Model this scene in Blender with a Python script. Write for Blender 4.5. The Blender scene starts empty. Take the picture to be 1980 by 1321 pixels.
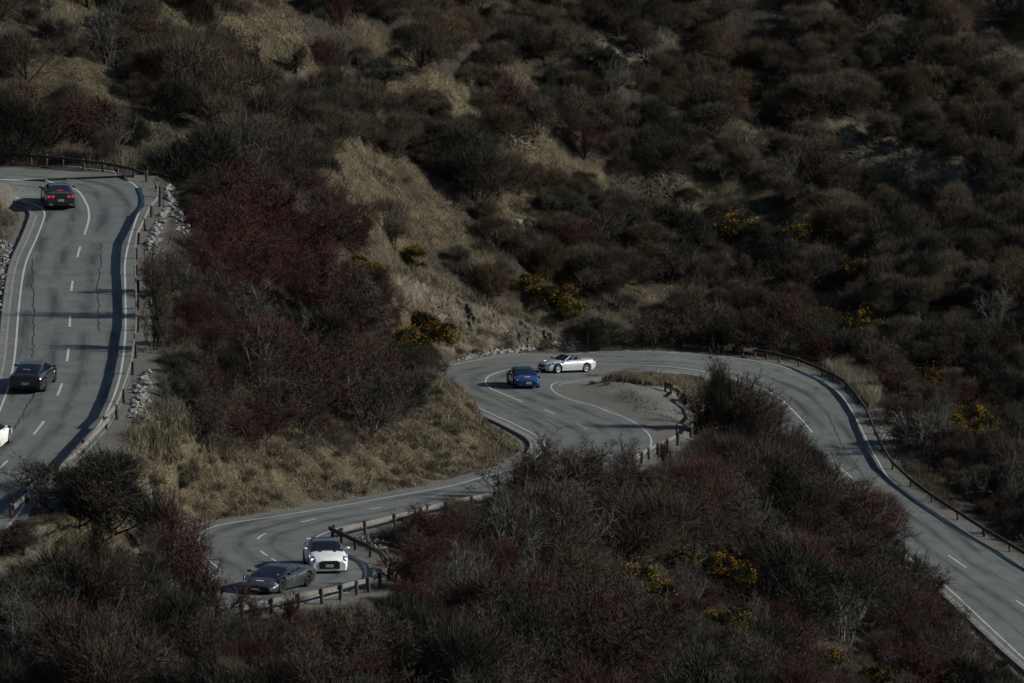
import bpy, math, random
import numpy as np
from mathutils import Vector, Matrix
from mathutils.bvhtree import BVHTree
from mathutils.kdtree import KDTree

S = bpy.context.scene
C = S.collection
R = math.radians
rng = np.random.default_rng(7)
random.seed(7)

# ------------------------------------------------------------------ camera, sky, sun, exposure
CAMZ = 70.0
PITCH = R(8.0)
F = 11000.0                        # focal length in pixels of the 1980 px wide photograph (a 200 mm lens)
cam_d = bpy.data.cameras.new('camera')
cam_d.lens = 200.0; cam_d.sensor_width = 36.0
cam_d.clip_start = 1.0; cam_d.clip_end = 9000.0
cam_d.dof.use_dof = True; cam_d.dof.focus_distance = 305.0; cam_d.dof.aperture_fstop = 2.8
cam = bpy.data.objects.new('camera', cam_d); C.objects.link(cam)
cam.location = (0, 0, CAMZ); cam.rotation_euler = (R(90) - PITCH, 0, 0)
S.camera = cam

SUN_EL, SUN_AZ = R(26.0), R(89.5)   # azimuth clockwise from +Y: the sun stands to the right of the view
world = bpy.data.worlds.new('World'); S.world = world; world.use_nodes = True
wn = world.node_tree.nodes; wl = world.node_tree.links
sky = wn.new('ShaderNodeTexSky'); sky.sky_type = 'NISHITA'; sky.sun_disc = False
sky.sun_elevation = SUN_EL; sky.sun_rotation = SUN_AZ; sky.altitude = 700; sky.dust_density = 0.6
wl.new(sky.outputs[0], wn['Background'].inputs[0]); wn['Background'].inputs[1].default_value = 0.065
sun_d = bpy.data.lights.new('sun', 'SUN'); sun_d.energy = 4.8; sun_d.angle = R(0.5); sun_d.color = (1.0, 0.95, 0.87)
sun = bpy.data.objects.new('sun', sun_d); C.objects.link(sun)
sdir = Vector((math.sin(SUN_AZ) * math.cos(SUN_EL), math.cos(SUN_AZ) * math.cos(SUN_EL), math.sin(SUN_EL)))
sun.rotation_euler = (-sdir).to_track_quat('-Z', 'Y').to_euler(); sun.location = (60, 300, 90)
S.view_settings.view_transform = 'Standard'; S.view_settings.look = 'None'
S.view_settings.gamma = 1.0; S.view_settings.use_curve_mapping = False
S.view_settings.exposure = 0.40
S.cycles.max_bounces = 3; S.cycles.diffuse_bounces = 1; S.cycles.glossy_bounces = 2; S.cycles.transparent_max_bounces = 4
S.cycles.use_adaptive_sampling = True; S.cycles.adaptive_threshold = 0.02

# ------------------------------------------------------------------ pixel <-> world
CP, SP = math.cos(PITCH), math.sin(PITCH)
def raydir(px, py):
    u = (px - 990.0) / F; v = (660.5 - py) / F
    return np.array((u, CP + v * SP, -SP + v * CP))
def at_z(px, py, z):               # z relative to the camera height
    d = raydir(px, py); t = z / d[2]
    return d * t + np.array((0, 0, CAMZ))
def at_d(px, py, D):
    d = raydir(px, py); t = D / d[1]
    return d * t + np.array((0, 0, CAMZ))
def proj(p):
    x, y, z = p[..., 0], p[..., 1], p[..., 2] - CAMZ
    dep = y * CP - z * SP; up = y * SP + z * CP
    return 990 + F * x / dep, 660.5 - F * up / dep

# ------------------------------------------------------------------ object helpers
def tag(o, label=None, cat=None, group=None, kind=None):
    if label: o['label'] = label
    if cat: o['category'] = cat
    if group: o['group'] = group
    if kind: o['kind'] = kind
    return o
def mesh(name, v, f, mat=None, smooth=False):
    me = bpy.data.meshes.new(name)
    me.from_pydata([tuple(map(float, p)) for p in v], [], [tuple(map(int, q)) for q in f])
    if mat is not None: me.materials.append(mat)
    if smooth: me.polygons.foreach_set('use_smooth', [True] * len(me.polygons))
    me.update()
    return me
def link(name, me, parent=None, loc=None):
    o = bpy.data.objects.new(name, me); C.objects.link(o)
    if parent is not None: o.parent = parent
    if loc is not None: o.location = loc
    return o
def obj(name, v, f, mat=None, parent=None, smooth=False, loc=None):
    return link(name, mesh(name, v, f, mat, smooth), parent, loc)
def empty(name, loc=(0, 0, 0), rz=0):
    o = bpy.data.objects.new(name, None); C.objects.link(o)
    o.empty_display_size = 0.3; o.location = loc; o.rotation_euler = (0, 0, rz)
    return o
def fast_mesh(name, V, Q, mat=None, smooth=False):      # V (n,3) array, Q (m,k) array with constant k
    me = bpy.data.meshes.new(name)
    V = np.asarray(V, dtype=np.float32); Q = np.asarray(Q, dtype=np.int32); k = Q.shape[1]
    me.vertices.add(len(V)); me.vertices.foreach_set('co', V.ravel())
    me.loops.add(Q.size); me.loops.foreach_set('vertex_index', Q.ravel())
    me.polygons.add(len(Q)); me.polygons.foreach_set('loop_start', np.arange(0, Q.size, k, dtype=np.int32))
    if smooth: me.polygons.foreach_set('use_smooth', np.ones(len(Q), dtype=bool))
    if mat is not None: me.materials.append(mat)
    me.update(calc_edges=True); me.validate()
    return me
def box(cx, cy, cz, sx, sy, sz):
    v = [(cx + i * sx / 2, cy + j * sy / 2, cz + k * sz / 2) for i in (-1, 1) for j in (-1, 1) for k in (-1, 1)]
    f = [(0, 1, 3, 2), (4, 6, 7, 5), (0, 4, 5, 1), (2, 3, 7, 6), (0, 2, 6, 4), (1, 5, 7, 3)]
    return v, f

# ------------------------------------------------------------------ materials
def mat(name, col, rough=0.85, spec=0.2, metal=0.0, build=None, coat=0.0):
    m = bpy.data.materials.new(name); m.use_nodes = True
    n = m.node_tree.nodes; l = m.node_tree.links; b = n['Principled BSDF']
    b.inputs['Base Color'].default_value = (*col, 1); b.inputs['Roughness'].default_value = rough
    b.inputs['Specular IOR Level'].default_value = spec; b.inputs['Metallic'].default_value = metal
    if coat: b.inputs['Coat Weight'].default_value = coat; b.inputs['Coat Roughness'].default_value = 0.04
    if build: build(n, l, b)
    return m
def noise(n, l, vec, scale, detail=4, rough=0.6):
    t = n.new('ShaderNodeTexNoise'); t.inputs['Scale'].default_value = scale
    t.inputs['Detail'].default_value = detail; t.inputs['Roughness'].default_value = rough
    if vec is not None: l.new(vec, t.inputs['Vector'])
    return t.outputs['Fac']
def ramp(n, l, fac, stops):
    r = n.new('ShaderNodeValToRGB'); e = r.color_ramp.elements
    while len(e) > 1: e.remove(e[-1])
    e[0].position = stops[0][0]; e[0].color = (*stops[0][1], 1)
    for p, c in stops[1:]:
        q = e.new(p); q.color = (*c, 1)
    l.new(fac, r.inputs[0])
    return r.outputs[0]
def mixc(n, l, fac, a, b):
    m = n.new('ShaderNodeMix'); m.data_type = 'RGBA'
    for s, v in ((m.inputs['Factor'], fac), (m.inputs[6], a), (m.inputs[7], b)):
        if isinstance(v, (int, float)): s.default_value = v
        elif isinstance(v, tuple): s.default_value = (*v, 1)
        else: l.new(v, s)
    return m.outputs[2]
def bump(n, l, b, h, dist, strength=1.0):
    u = n.new('ShaderNodeBump'); u.inputs['Distance'].default_value = dist; u.inputs['Strength'].default_value = strength
    l.new(h, u.inputs['Height']); l.new(u.outputs[0], b.inputs['Normal'])
def mathn(n, l, op, a, b=None):
    m = n.new('ShaderNodeMath'); m.operation = op
    for s, v in zip(m.inputs, (a, b)):
        if v is None: continue
        if isinstance(v, (int, float)): s.default_value = v
        else: l.new(v, s)
    return m.outputs[0]
def attr(n, name):
    a = n.new('ShaderNodeAttribute'); a.attribute_name = name
    return a
def geo_pos(n): return n.new('ShaderNodeNewGeometry').outputs['Position']

def b_ground(n, l, b):
    p = geo_pos(n)
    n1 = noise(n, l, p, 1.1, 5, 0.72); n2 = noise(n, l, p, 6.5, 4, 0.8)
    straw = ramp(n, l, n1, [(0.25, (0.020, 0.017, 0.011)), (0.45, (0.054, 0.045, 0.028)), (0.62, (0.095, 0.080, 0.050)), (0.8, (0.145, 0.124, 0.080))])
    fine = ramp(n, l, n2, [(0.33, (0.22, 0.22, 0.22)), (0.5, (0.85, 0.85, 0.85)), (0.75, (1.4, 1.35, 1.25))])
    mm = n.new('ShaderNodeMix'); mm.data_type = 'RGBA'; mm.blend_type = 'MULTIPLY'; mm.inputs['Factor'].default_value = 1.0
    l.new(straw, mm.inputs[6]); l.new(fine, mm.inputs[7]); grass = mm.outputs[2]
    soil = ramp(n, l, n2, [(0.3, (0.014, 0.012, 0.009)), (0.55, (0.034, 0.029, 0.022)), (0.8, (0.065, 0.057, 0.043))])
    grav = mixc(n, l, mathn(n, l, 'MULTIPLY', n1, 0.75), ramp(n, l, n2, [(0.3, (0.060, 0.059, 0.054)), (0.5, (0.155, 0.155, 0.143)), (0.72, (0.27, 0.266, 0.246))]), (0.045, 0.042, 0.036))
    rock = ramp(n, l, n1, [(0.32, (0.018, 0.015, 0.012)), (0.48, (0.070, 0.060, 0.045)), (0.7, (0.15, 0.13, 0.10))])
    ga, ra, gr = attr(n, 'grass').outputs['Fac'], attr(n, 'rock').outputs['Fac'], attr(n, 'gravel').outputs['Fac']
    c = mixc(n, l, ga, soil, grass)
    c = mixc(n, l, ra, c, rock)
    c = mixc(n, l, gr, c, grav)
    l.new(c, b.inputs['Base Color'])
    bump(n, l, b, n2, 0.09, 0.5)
M_ground = mat('ground_soil_and_dry_grass', (0.1, 0.1, 0.1), 0.95, 0.1, build=b_ground)

def b_road(n, l, b):
    p = geo_pos(n)
    uv = n.new('ShaderNodeUVMap').outputs[0]           # u metres along, v metres across
    base = ramp(n, l, noise(n, l, p, 0.55, 5, 0.68), [(0.3, (0.066, 0.074, 0.071)), (0.5, (0.092, 0.102, 0.097)), (0.7, (0.112, 0.122, 0.116))])
    sep = n.new('ShaderNodeSeparateXYZ'); l.new(uv, sep.inputs[0])
    cb = n.new('ShaderNodeCombineXYZ'); l.new(mathn(n, l, 'MULTIPLY', sep.outputs[0], 0.13), cb.inputs[0]); l.new(sep.outputs[1], cb.inputs[1])
    streak = noise(n, l, cb.outputs[0], 1.1, 5, 0.62)
    trk = mathn(n, l, 'ABSOLUTE', sep.outputs[1])     # bitumen worked up in the wheel tracks
    trk = mathn(n, l, 'ABSOLUTE', mathn(n, l, 'SUBTRACT', trk, 1.65))
    trk = mathn(n, l, 'ABSOLUTE', mathn(n, l, 'SUBTRACT', trk, 0.78))
    tm = n.new('ShaderNodeMapRange'); l.new(trk, tm.inputs[0]); tm.inputs[1].default_value = 0.55; tm.inputs[2].default_value = 0.1
    sm = n.new('ShaderNodeMapRange'); l.new(streak, sm.inputs[0]); sm.inputs[1].default_value = 0.40; sm.inputs[2].default_value = 0.60
    fac = mathn(n, l, 'MULTIPLY', mathn(n, l, 'MULTIPLY', tm.outputs[0], sm.outputs[0]), 0.9)
    c = mixc(n, l, fac, base, (0.032, 0.034, 0.036))
    g = ramp(n, l, noise(n, l, p, 30.0, 3, 0.7), [(0.3, (0.72, 0.72, 0.72)), (0.7, (1.22, 1.22, 1.2))])
    mm = n.new('ShaderNodeMix'); mm.data_type = 'RGBA'; mm.blend_type = 'MULTIPLY'; mm.inputs['Factor'].default_value = 1.0
    l.new(c, mm.inputs[6]); l.new(g, mm.inputs[7])
    l.new(mm.outputs[2], b.inputs['Base Color'])
    bump(n, l, b, noise(n, l, p, 40.0, 2), 0.006, 0.6)
M_road = mat('chip_seal_asphalt', (0.1, 0.1, 0.1), 0.85, 0.25, build=b_road)
def b_paint(n, l, b):
    p = geo_pos(n)
    l.new(ramp(n, l, noise(n, l, p, 6.0, 5, 0.7), [(0.28, (0.14, 0.145, 0.135)), (0.5, (0.33, 0.34, 0.32)), (0.7, (0.46, 0.47, 0.44))]), b.inputs['Base Color'])
M_paint = mat('worn_white_road_paint', (0.5, 0.5, 0.5), 0.7, 0.3, build=b_paint)
def b_conc(n, l, b):
    p = geo_pos(n)
    l.new(ramp(n, l, noise(n, l, p, 2.0, 6, 0.7), [(0.3, (0.075, 0.076, 0.070)), (0.7, (0.15, 0.152, 0.14))]), b.inputs['Base Color'])
M_conc = mat('weathered_concrete', (0.2, 0.2, 0.2), 0.9, 0.2, build=b_conc)
def b_wood(n, l, b):
    tc = n.new('ShaderNodeTexCoord').outputs['Object']
    mp = n.new('ShaderNodeMapping'); mp.inputs['Scale'].default_value = (6, 6, 6); l.new(tc, mp.inputs[0])
    l.new(ramp(n, l, noise(n, l, mp.outputs[0], 1.5, 6, 0.7), [(0.3, (0.06, 0.056, 0.049)), (0.55, (0.135, 0.13, 0.117)), (0.75, (0.24, 0.232, 0.212))]), b.inputs['Base Color'])
    bump(n, l, b, noise(n, l, mp.outputs[0], 3, 4), 0.01, 0.6)
M_wood = mat('grey_weathered_timber', (0.2, 0.18, 0.15), 0.85, 0.2, build=b_wood)
def b_woodd(n, l, b):
    tc = n.new('ShaderNodeTexCoord').outputs['Object']
    l.new(ramp(n, l, noise(n, l, tc, 5, 6, 0.7), [(0.3, (0.028, 0.025, 0.022)), (0.7, (0.07, 0.063, 0.055))]), b.inputs['Base Color'])
M_wood_shade_dark = mat('dark_timber_painted_shade', (0.1, 0.08, 0.06), 0.85, 0.2, build=b_woodd)  # dark timber, tone lowered further to paint in the right rail's shaded face
def b_stone(n, l, b):
    p = geo_pos(n); oi = n.new('ShaderNodeObjectInfo').outputs['Random']
    c = ramp(n, l, noise(n, l, p, 5.0, 6, 0.7), [(0.3, (0.08, 0.078, 0.071)), (0.5, (0.17, 0.168, 0.155)), (0.72, (0.30, 0.295, 0.277))])
    l.new(c, b.inputs['Base Color'])
    bump(n, l, b, noise(n, l, p, 9, 5, 0.7), 0.05, 0.6)
M_stone = mat('pale_grey_broken_stone', (0.4, 0.4, 0.38), 0.9, 0.2, build=b_stone)
def b_schist(n, l, b):
    p = geo_pos(n)
    l.new(ramp(n, l, noise(n, l, p, 4.0, 7, 0.75), [(0.3, (0.022, 0.019, 0.015)), (0.5, (0.060, 0.053, 0.040)), (0.75, (0.12, 0.107, 0.084))]), b.inputs['Base Color'])
    bump(n, l, b, noise(n, l, p, 7, 6, 0.75), 0.08, 0.8)
M_schist = mat('brown_schist_rock', (0.2, 0.17, 0.13), 0.95, 0.15, build=b_schist)

# ------------------------------------------------------------------ road lines read off the photograph: px, py, height below the camera
A_C = [(-330, 1040, -45.3), (-200, 1012, -45.0), (-60, 957, -44.5), (7, 897, -43.95), (75, 828, -43.6), (115, 755, -43.25), (131, 688, -42.9), (135, 622, -42.35), (139, 553, -41.75), (152, 488, -41.15), (163, 455, -40.85), (172, 420, -40.5), (166, 392, -40.3), (140, 365, -40.1), (97, 354, -39.9), (0, 346, -39.5), (-150, 343, -39.2), (-330, 343, -38.9)]
A_L = [(-400, 975), (-240, 945), (-110, 900), (-30, 850), (0, 792), (10, 767), (20, 733), (27, 699), (32, 650), (36, 600), (45, 529), (53, 500), (68, 466), (84, 425), (86, 412), (77, 401), (57, 393), (14, 386), (-100, 381), (-300, 380)]
A_R = [(-300, 1130), (-150, 1090), (-40, 1050), (25, 1000), (57, 957), (91, 927), (140, 880), (188, 827), (213, 783), (229, 740), (237, 699), (242, 649), (243, 601), (242, 549), (242, 507), (250, 466), (261, 432), (270, 407), (276, 391), (272, 373), (257, 357), (227, 345), (182, 336), (91, 328), (0, 322), (-150, 318), (-330, 316)]
B_C = [(2290, 1400, -69.2), (2200, 1330, -68.1), (2090, 1250, -66.8), (1962, 1159, -65.5), (1831, 1072, -64.4), (1760, 1015, -63.7), (1680, 950, -62.9), (1610, 890, -62.2), (1563, 827, -61.55), (1534, 795, -61.1), (1508, 771, -60.7), (1466, 748, -60.2), (1415, 731, -59.8), (1357, 717, -59.4), (1292, 709, -59.1), (1236, 706, -58.8), (1151, 703, -58.4), (1095, 705, -58.2), (1041, 709, -58.0), (1010, 711, -57.9), (970, 718, -57.7), (945, 728, -57.5), (939, 739, -57.3), (948, 751, -57.15), (969, 760, -57.0), (1010, 777, -56.7), (1051, 792, -56.4), (1116, 820, -55.8), (1148, 838, -55.2), (1150, 858, -54.6), (1115, 885, -53.7), (1060, 905, -53.0), (980, 925, -52.2), (900, 946, -51.5), (820, 963, -50.9), (739, 980, -50.3), (678, 991, -50.0), (616, 1002, -49.75), (578, 1011, -49.6), (513, 1032, -49.35), (499, 1042, -49.25), (497, 1053, -49.1), (503, 1064, -49.0), (526, 1081, -48.85), (546, 1092, -48.75), (558, 1103, -48.65), (550, 1117, -48.5), (510, 1130, -48.4), (460, 1142, -48.3), (380, 1156, -48.1), (250, 1166, -47.9), (100, 1172, -47.5), (-100, 1170, -47.0), (-300, 1165, -46.6)]
B_O = [(2420, 1395), (2300, 1305), (2180, 1225), (2075, 1157), (1972, 1093), (1921, 1066), (1870, 1037), (1819, 1002), (1774, 970), (1718, 924), (1699, 895), (1683, 866), (1657, 814), (1618, 760), (1573, 734), (1508, 713), (1430, 696.5), (1349, 687.5), (1179, 682), (1038, 684), (962, 688), (897, 699), (858, 711), (838, 728), (850, 750), (900, 776), (956, 803), (987, 817), (1021, 834), (1049, 851), (1052, 868), (1030, 888), (1000, 903), (930, 923), (870, 940), (759, 959.5), (673, 975), (584, 990), (500, 1004), (405, 1021.5), (385, 1040), (388, 1062), (405, 1085), (425, 1102), (415, 1117), (380, 1128), (250, 1140), (100, 1146), (-100, 1146), (-300, 1142)]
B_I = [(2150, 1420), (2100, 1380), (1980, 1271), (1910, 1207), (1838, 1141), (1760, 1080), (1680, 1020), (1610, 965), (1540, 895), (1497, 835), (1465, 792), (1418, 762), (1350, 742), (1290, 734), (1200, 728), (1126, 731), (1089, 735), (1069, 742), (1066, 749), (1075, 760), (1094, 769), (1123, 779), (1154, 787), (1179, 797), (1216, 811), (1242, 827), (1256, 842), (1258.5, 861), (1240, 882), (1180, 912), (1090, 935), (1000, 950), (920, 962), (840, 982), (752, 1002), (702, 1011), (665, 1019), (639, 1027), (609, 1041), (612, 1055), (640, 1066), (673, 1076), (700, 1088), (707, 1104), (703, 1122), (680, 1135), (630, 1148), (584, 1161), (500, 1174), (400, 1188), (250, 1200), (100, 1207), (-100, 1207), (-300, 1200)]

def spline(P, step=0.4):
    P = np.asarray(P, float); n = len(P); out = []
    ext = np.vstack([2 * P[0] - P[1], P, 2 * P[-1] - P[-2]])
    for i in range(n - 1):
        p0, p1, p2, p3 = ext[i:i + 4]
        k = max(2, int(np.linalg.norm(p2 - p1) / step))
        def tj(a, b, c): return a + max(np.linalg.norm(c[:2] - b[:2]), 1e-6) ** 0.5     # centripetal
        t0 = 0.0; t1 = tj(t0, p0, p1); t2 = tj(t1, p1, p2); t3 = tj(t2, p2, p3)
        for t in np.linspace(t1, t2, k, endpoint=False):
            A1 = (t1 - t) / (t1 - t0) * p0 + (t - t0) / (t1 - t0) * p1
            A2 = (t2 - t) / (t2 - t1) * p1 + (t - t1) / (t2 - t1) * p2
            A3 = (t3 - t) / (t3 - t2) * p2 + (t - t2) / (t3 - t2) * p3
            B1 = (t2 - t) / (t2 - t0) * A1 + (t - t0) / (t2 - t0) * A2
            B2 = (t3 - t) / (t3 - t1) * A2 + (t - t1) / (t3 - t1) * A3
            out.append((t2 - t) / (t2 - t1) * B1 + (t - t1) / (t2 - t1) * B2)
    out.append(P[-1])
    return np.array(out)
def resample(P, step):
    d = np.r_[0, np.cumsum(np.linalg.norm(np.diff(P, axis=0), axis=1))]
    s = np.linspace(0, d[-1], max(2, int(d[-1] / step) + 1))
    return np.stack([np.interp(s, d, P[:, i]) for i in range(3)], 1)
def edge3d(E, cen, cpx):
    out = []
    for (x, y) in E:
        k = np.argmin((cpx[0] - x) ** 2 + ((cpx[1] - y) * 3) ** 2); z = cen[k, 2] - CAMZ
        for _ in range(12):
            p = at_z(x, y, z)
            k = np.argmin((cen[:, 0] - p[0]) ** 2 + (cen[:, 1] - p[1]) ** 2)
            z = 0.5 * z + 0.5 * (cen[k, 2] - CAMZ)
        out.append(at_z(x, y, z))
    return np.array(out)
def nearest(P, Q):                 # for every point of P the nearest point of polyline Q
    out = np.empty_like(P)
    for i, p in enumerate(P):
        a, b = Q[:-1], Q[1:]; d = b - a
        t = np.clip(((p - a)[:, :2] * d[:, :2]).sum(1) / np.maximum((d[:, :2] ** 2).sum(1), 1e-9), 0, 1)
        c = a + d * t[:, None]
        out[i] = c[np.argmin(((c - p)[:, :2] ** 2).sum(1))]
    return out
def smooth1(a, k):
    w = np.ones(k) / k; pad = np.pad(a, (k // 2, k - 1 - k // 2), mode='edge')
    return np.convolve(pad, w, 'valid')
class Road: pass
def make_road(cpts, lpts, rpts):
    r = Road()
    ctrl = np.array([at_z(*p) for p in cpts])
    r.c = resample(spline(ctrl), 0.5)
    r.c[:, 2] = smooth1(r.c[:, 2], 15)
    cpx = proj(r.c)
    r.l = resample(spline(edge3d(lpts, r.c, cpx)), 0.5)
    r.r = resample(spline(edge3d(rpts, r.c, cpx)), 0.5)
    for e in (r.l, r.r):
        e[:, 2] = smooth1(nearest(e, r.c)[:, 2], 9)
    r.pl, r.pr = nearest(r.c, r.l), nearest(r.c, r.r)
    for q in (r.pl, r.pr):
        for i in range(3): q[:, i] = smooth1(q[:, i], 5)
        q[:, 2] = r.c[:, 2]
    r.s = np.r_[0, np.cumsum(np.linalg.norm(np.diff(r.c, axis=0), axis=1))]
    # cross-section: outer seal edge, line, quarter, centre, quarter, line, outer edge
    dl = r.pl - r.c; dr = r.pr - r.c
    wl_, wr_ = np.linalg.norm(dl[:, :2], axis=1), np.linalg.norm(dr[:, :2], axis=1)
    kl, kr = (1 + 0.5 / wl_)[:, None], (1 + 0.5 / wr_)[:, None]
    r.rows = [r.c + dl * kl, r.c + dl, r.c + dl * .5, r.c, r.c + dr * .5, r.c + dr, r.c + dr * kr]
    r.lat = [-(wl_ + .5), -wl_, -wl_ / 2, wl_ * 0, wr_ / 2, wr_, wr_ + .5]
    return r
roadA = make_road(A_C, A_L, A_R)
roadB = make_road(B_C, B_O, B_I)

# ------------------------------------------------------------------ terrain heights: control points px, py, distance
HILL = [(0,0,392),(0,100,383),(0,200,374),(0,270,368),(200,200,380),(200,280,370),(200,100,390),(200,0,400),(350,300,375),(350,200,390),(350,100,402),(350,0,412),(480,300,385),(480,200,400),(480,50,420),(500,400,372),(600,400,385),(600,250,410),(600,100,424),(700,400,402),(600,520,370),(700,520,383),(780,520,398),(500,520,352),(400,520,335),(400,450,345),
 (400,650,315),(550,650,335),(700,650,360),(800,650,378),(400,780,300),(550,780,318),(700,780,338),(850,720,365),(900,770,350),(960,830,343),(1000,850,337),(800,860,318),(600,880,303),(450,900,293),(300,870,284),(300,960,277),(850,920,311),
 (100,1000,262),(200,1050,258),(100,1100,250),(250,1100,256),(0,1050,254),(300,1250,247),(0,1250,240),(0,1321,236),(300,1321,240),(600,1250,250),(600,1200,254),(600,1321,245),(800,1200,262),(800,1321,252),(800,1080,275),(900,1050,290),(900,1200,268),(1000,1000,305),(1100,1000,312),(1000,1150,280),(1000,1321,260),(1200,1000,322),(1200,1150,295),(1200,1321,272),(1300,900,340),(1400,950,345),(1500,1000,350),(1400,1150,312),(1500,1321,290),(1600,1150,330),(1600,1050,350),(1750,1250,325),(1700,1321,312),(1900,1321,325),
 (1200,760,380),(1300,790,371),(1330,830,358),(1250,800,367),(1150,750,384),(1300,735,388),(1380,800,375),(1420,850,370),
 (1700,740,412),(1640,700,420),(1800,800,405),(1850,900,385),(1980,1000,372),(1980,850,400),(1980,700,418),(1980,500,440),(1980,300,455),(1980,100,472),(1980,0,480),
 (1100,650,412),(1300,660,416),(1500,660,420),(1100,550,420),(1100,400,432),(1100,200,446),(1100,0,458),(1400,550,430),(1400,400,441),(1400,200,455),(1400,0,468),(1700,600,430),(1700,400,447),(1700,200,460),(1700,0,473),(800,400,415),(800,200,428),(800,0,440),(900,550,411),(950,620,407),
 (0,-300,425),(990,-300,478),(1980,-300,505),(0,1600,215),(990,1600,232),(1980,1600,285),(-600,0,385),(-600,300,362),(-600,600,318),(-600,1000,265),(-600,1321,235),(2600,300,465),(2600,900,390),(2600,1321,320)]
hp = np.array([at_d(*h) for h in HILL])
rp = np.vstack([roadA.rows[0][::10], roadA.rows[6][::10], roadB.rows[0][::10], roadB.rows[6][::10]])
ok = np.array([np.min(np.hypot(*(rp[:, :2] - h[:2]).T)) > 1.5 for h in hp])
cp = np.vstack([hp[ok], rp])
def tps_k(d2): return 0.5 * d2 * np.log(np.maximum(d2, 1e-12))
def tps_fit(P, z, lam):
    X = P / 50.0; n = len(X)
    K = tps_k(((X[:, None] - X[None]) ** 2).sum(2)) + lam * np.eye(n)
    Q = np.c_[np.ones(n), X]
    A = np.block([[K, Q], [Q.T, np.zeros((3, 3))]])
    return X, np.linalg.solve(A, np.r_[z, 0, 0, 0])
def tps_eval(m, P):
    X, w = m; out = np.empty(len(P)); Y = P / 50.0
    for i in range(0, len(Y), 20000):
        y = Y[i:i + 20000]
        out[i:i + 20000] = tps_k(((y[:, None] - X[None]) ** 2).sum(2)) @ w[:-3] + w[-3] + y @ w[-2:]
    return out
tps = tps_fit(cp[:, :2], cp[:, 2], 2e-4)

def vnoise(P, scale, seed):        # smooth value noise in numpy
    g = np.random.default_rng(seed).random((256, 256))
    q = P / scale + 1000.0; i = np.floor(q).astype(int); f = q - i; f = f * f * (3 - 2 * f)
    a = g[i[:, 0] % 256, i[:, 1] % 256]; b_ = g[(i[:, 0] + 1) % 256, i[:, 1] % 256]
    c = g[i[:, 0] % 256, (i[:, 1] + 1) % 256]; d = g[(i[:, 0] + 1) % 256, (i[:, 1] + 1) % 256]
    return (a * (1 - f[:, 0]) + b_ * f[:, 0]) * (1 - f[:, 1]) + (c * (1 - f[:, 0]) + d * f[:, 0]) * f[:, 1] - 0.5
roadpts = np.vstack(roadA.rows + roadB.rows)
kd = KDTree(len(roadpts))
for i, p in enumerate(roadpts): kd.insert((p[0], p[1], 0), i)
kd.balance()
# ------------------------------------------------------------------ what covers the ground, by place on the slope
def poly_mask(px, py, poly):
    inside = np.zeros(px.shape, bool); n = len(poly)
    for i in range(n):
        x0, y0 = poly[i]; x1, y1 = poly[(i + 1) % n]
        if y0 == y1: continue
        c = ((y0 <= py) & (py < y1)) | ((y1 <= py) & (py < y0))
        inside ^= c & (px < (x1 - x0) * (py - y0) / (y1 - y0) + x0)
    return inside
def line_dist(px, py, L):
    d = np.full(px.shape, 1e9)
    for (x0, y0), (x1, y1) in zip(L[:-1], L[1:]):
        ex, ey = x1 - x0, y1 - y0; t = np.clip(((px - x0) * ex + (py - y0) * ey) / (ex * ex + ey * ey), 0, 1)
        d = np.minimum(d, np.hypot(px - x0 - t * ex, py - y0 - t * ey))
    return d
GRASS = [([(0,95),(55,88),(120,125),(184,141),(247,180),(300,215)],26),([(460,35),(530,40),(550,75),(574,113),(500,90)],30),([(477,180),(520,220)],26),([(648,295),(668,310),(704,355),(728,389),(745,425)],20),([(728,389),(790,395)],12),([(728,155),(817,155),(887,187)],20),([(980,233),(1022,265),(1030,305)],20),([(1150,85),(1200,95),(1260,120)],16),([(1255,345),(1294,407),(1320,430)],26),([(1330,345),(1404,382)],16),([(1598,247),(1669,290),(1740,300),(1846,340)],30),([(760,520),(830,545),(920,580),(1000,605),(1060,630)],14)]
GRASS_P = [[(235,800),(330,775),(430,850),(560,800),(700,800),(840,715),(865,700),(1040,865),(1005,905),(860,950),(400,1025),(330,1015),(270,960),(250,900)],
 [(0,985),(60,1000),(180,1010),(250,1060),(250,1110),(120,1090),(0,1060)],
 [(1120,728),(1180,712),(1300,715),(1350,742),(1340,765),(1290,745),(1200,730)],
 [(1590,668),(1640,685),(1700,735),(1690,790),(1640,745),(1600,705)],
 [(1730,850),(1800,900),(1860,985),(1830,985),(1770,930),(1730,880)],
 [(0,385),(75,410),(60,470),(30,600),(0,700)],[(0,265),(180,268),(270,300),(280,325),(0,300)]]
ROCK_P = [[(755,530),(860,565),(1000,610),(1110,655),(1120,672),(900,690),(850,680),(840,620),(770,560)]]
SCREE = [([(1598,247),(1669,290),(1740,300),(1846,340)],34),([(980,233),(1022,265)],14),([(1150,85),(1260,120)],14),([(270,1040),(330,1105)],22)]
GRAVEL_P = [[(1066,742),(1120,728),(1200,738),(1290,748),(1345,800),(1350,840),(1262,880),(1240,830),(1150,790),(1070,760)]]
def graded(a, b, st, lo, hi):
    core = np.arange(a, b + 1e-6, st); left = [a]; s = st
    while left[-1] > lo: s *= 1.35; left.append(left[-1] - s)
    right = [core[-1]]; s = st
    while right[-1] < hi: s *= 1.35; right.append(right[-1] + s)
    return np.r_[left[:0:-1], core, right[1:]]
gx = graded(-48, 52, 0.5, -2500, 2500); gy = graded(228, 496, 0.6, -1500, 4000)
GX, GY = np.meshgrid(gx, gy); P2 = np.c_[GX.ravel(), GY.ravel()]
Pc = np.c_[np.clip(P2[:, 0], -58, 60), np.clip(P2[:, 1], 222, 520)]
Z = tps_eval(tps, Pc)
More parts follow.
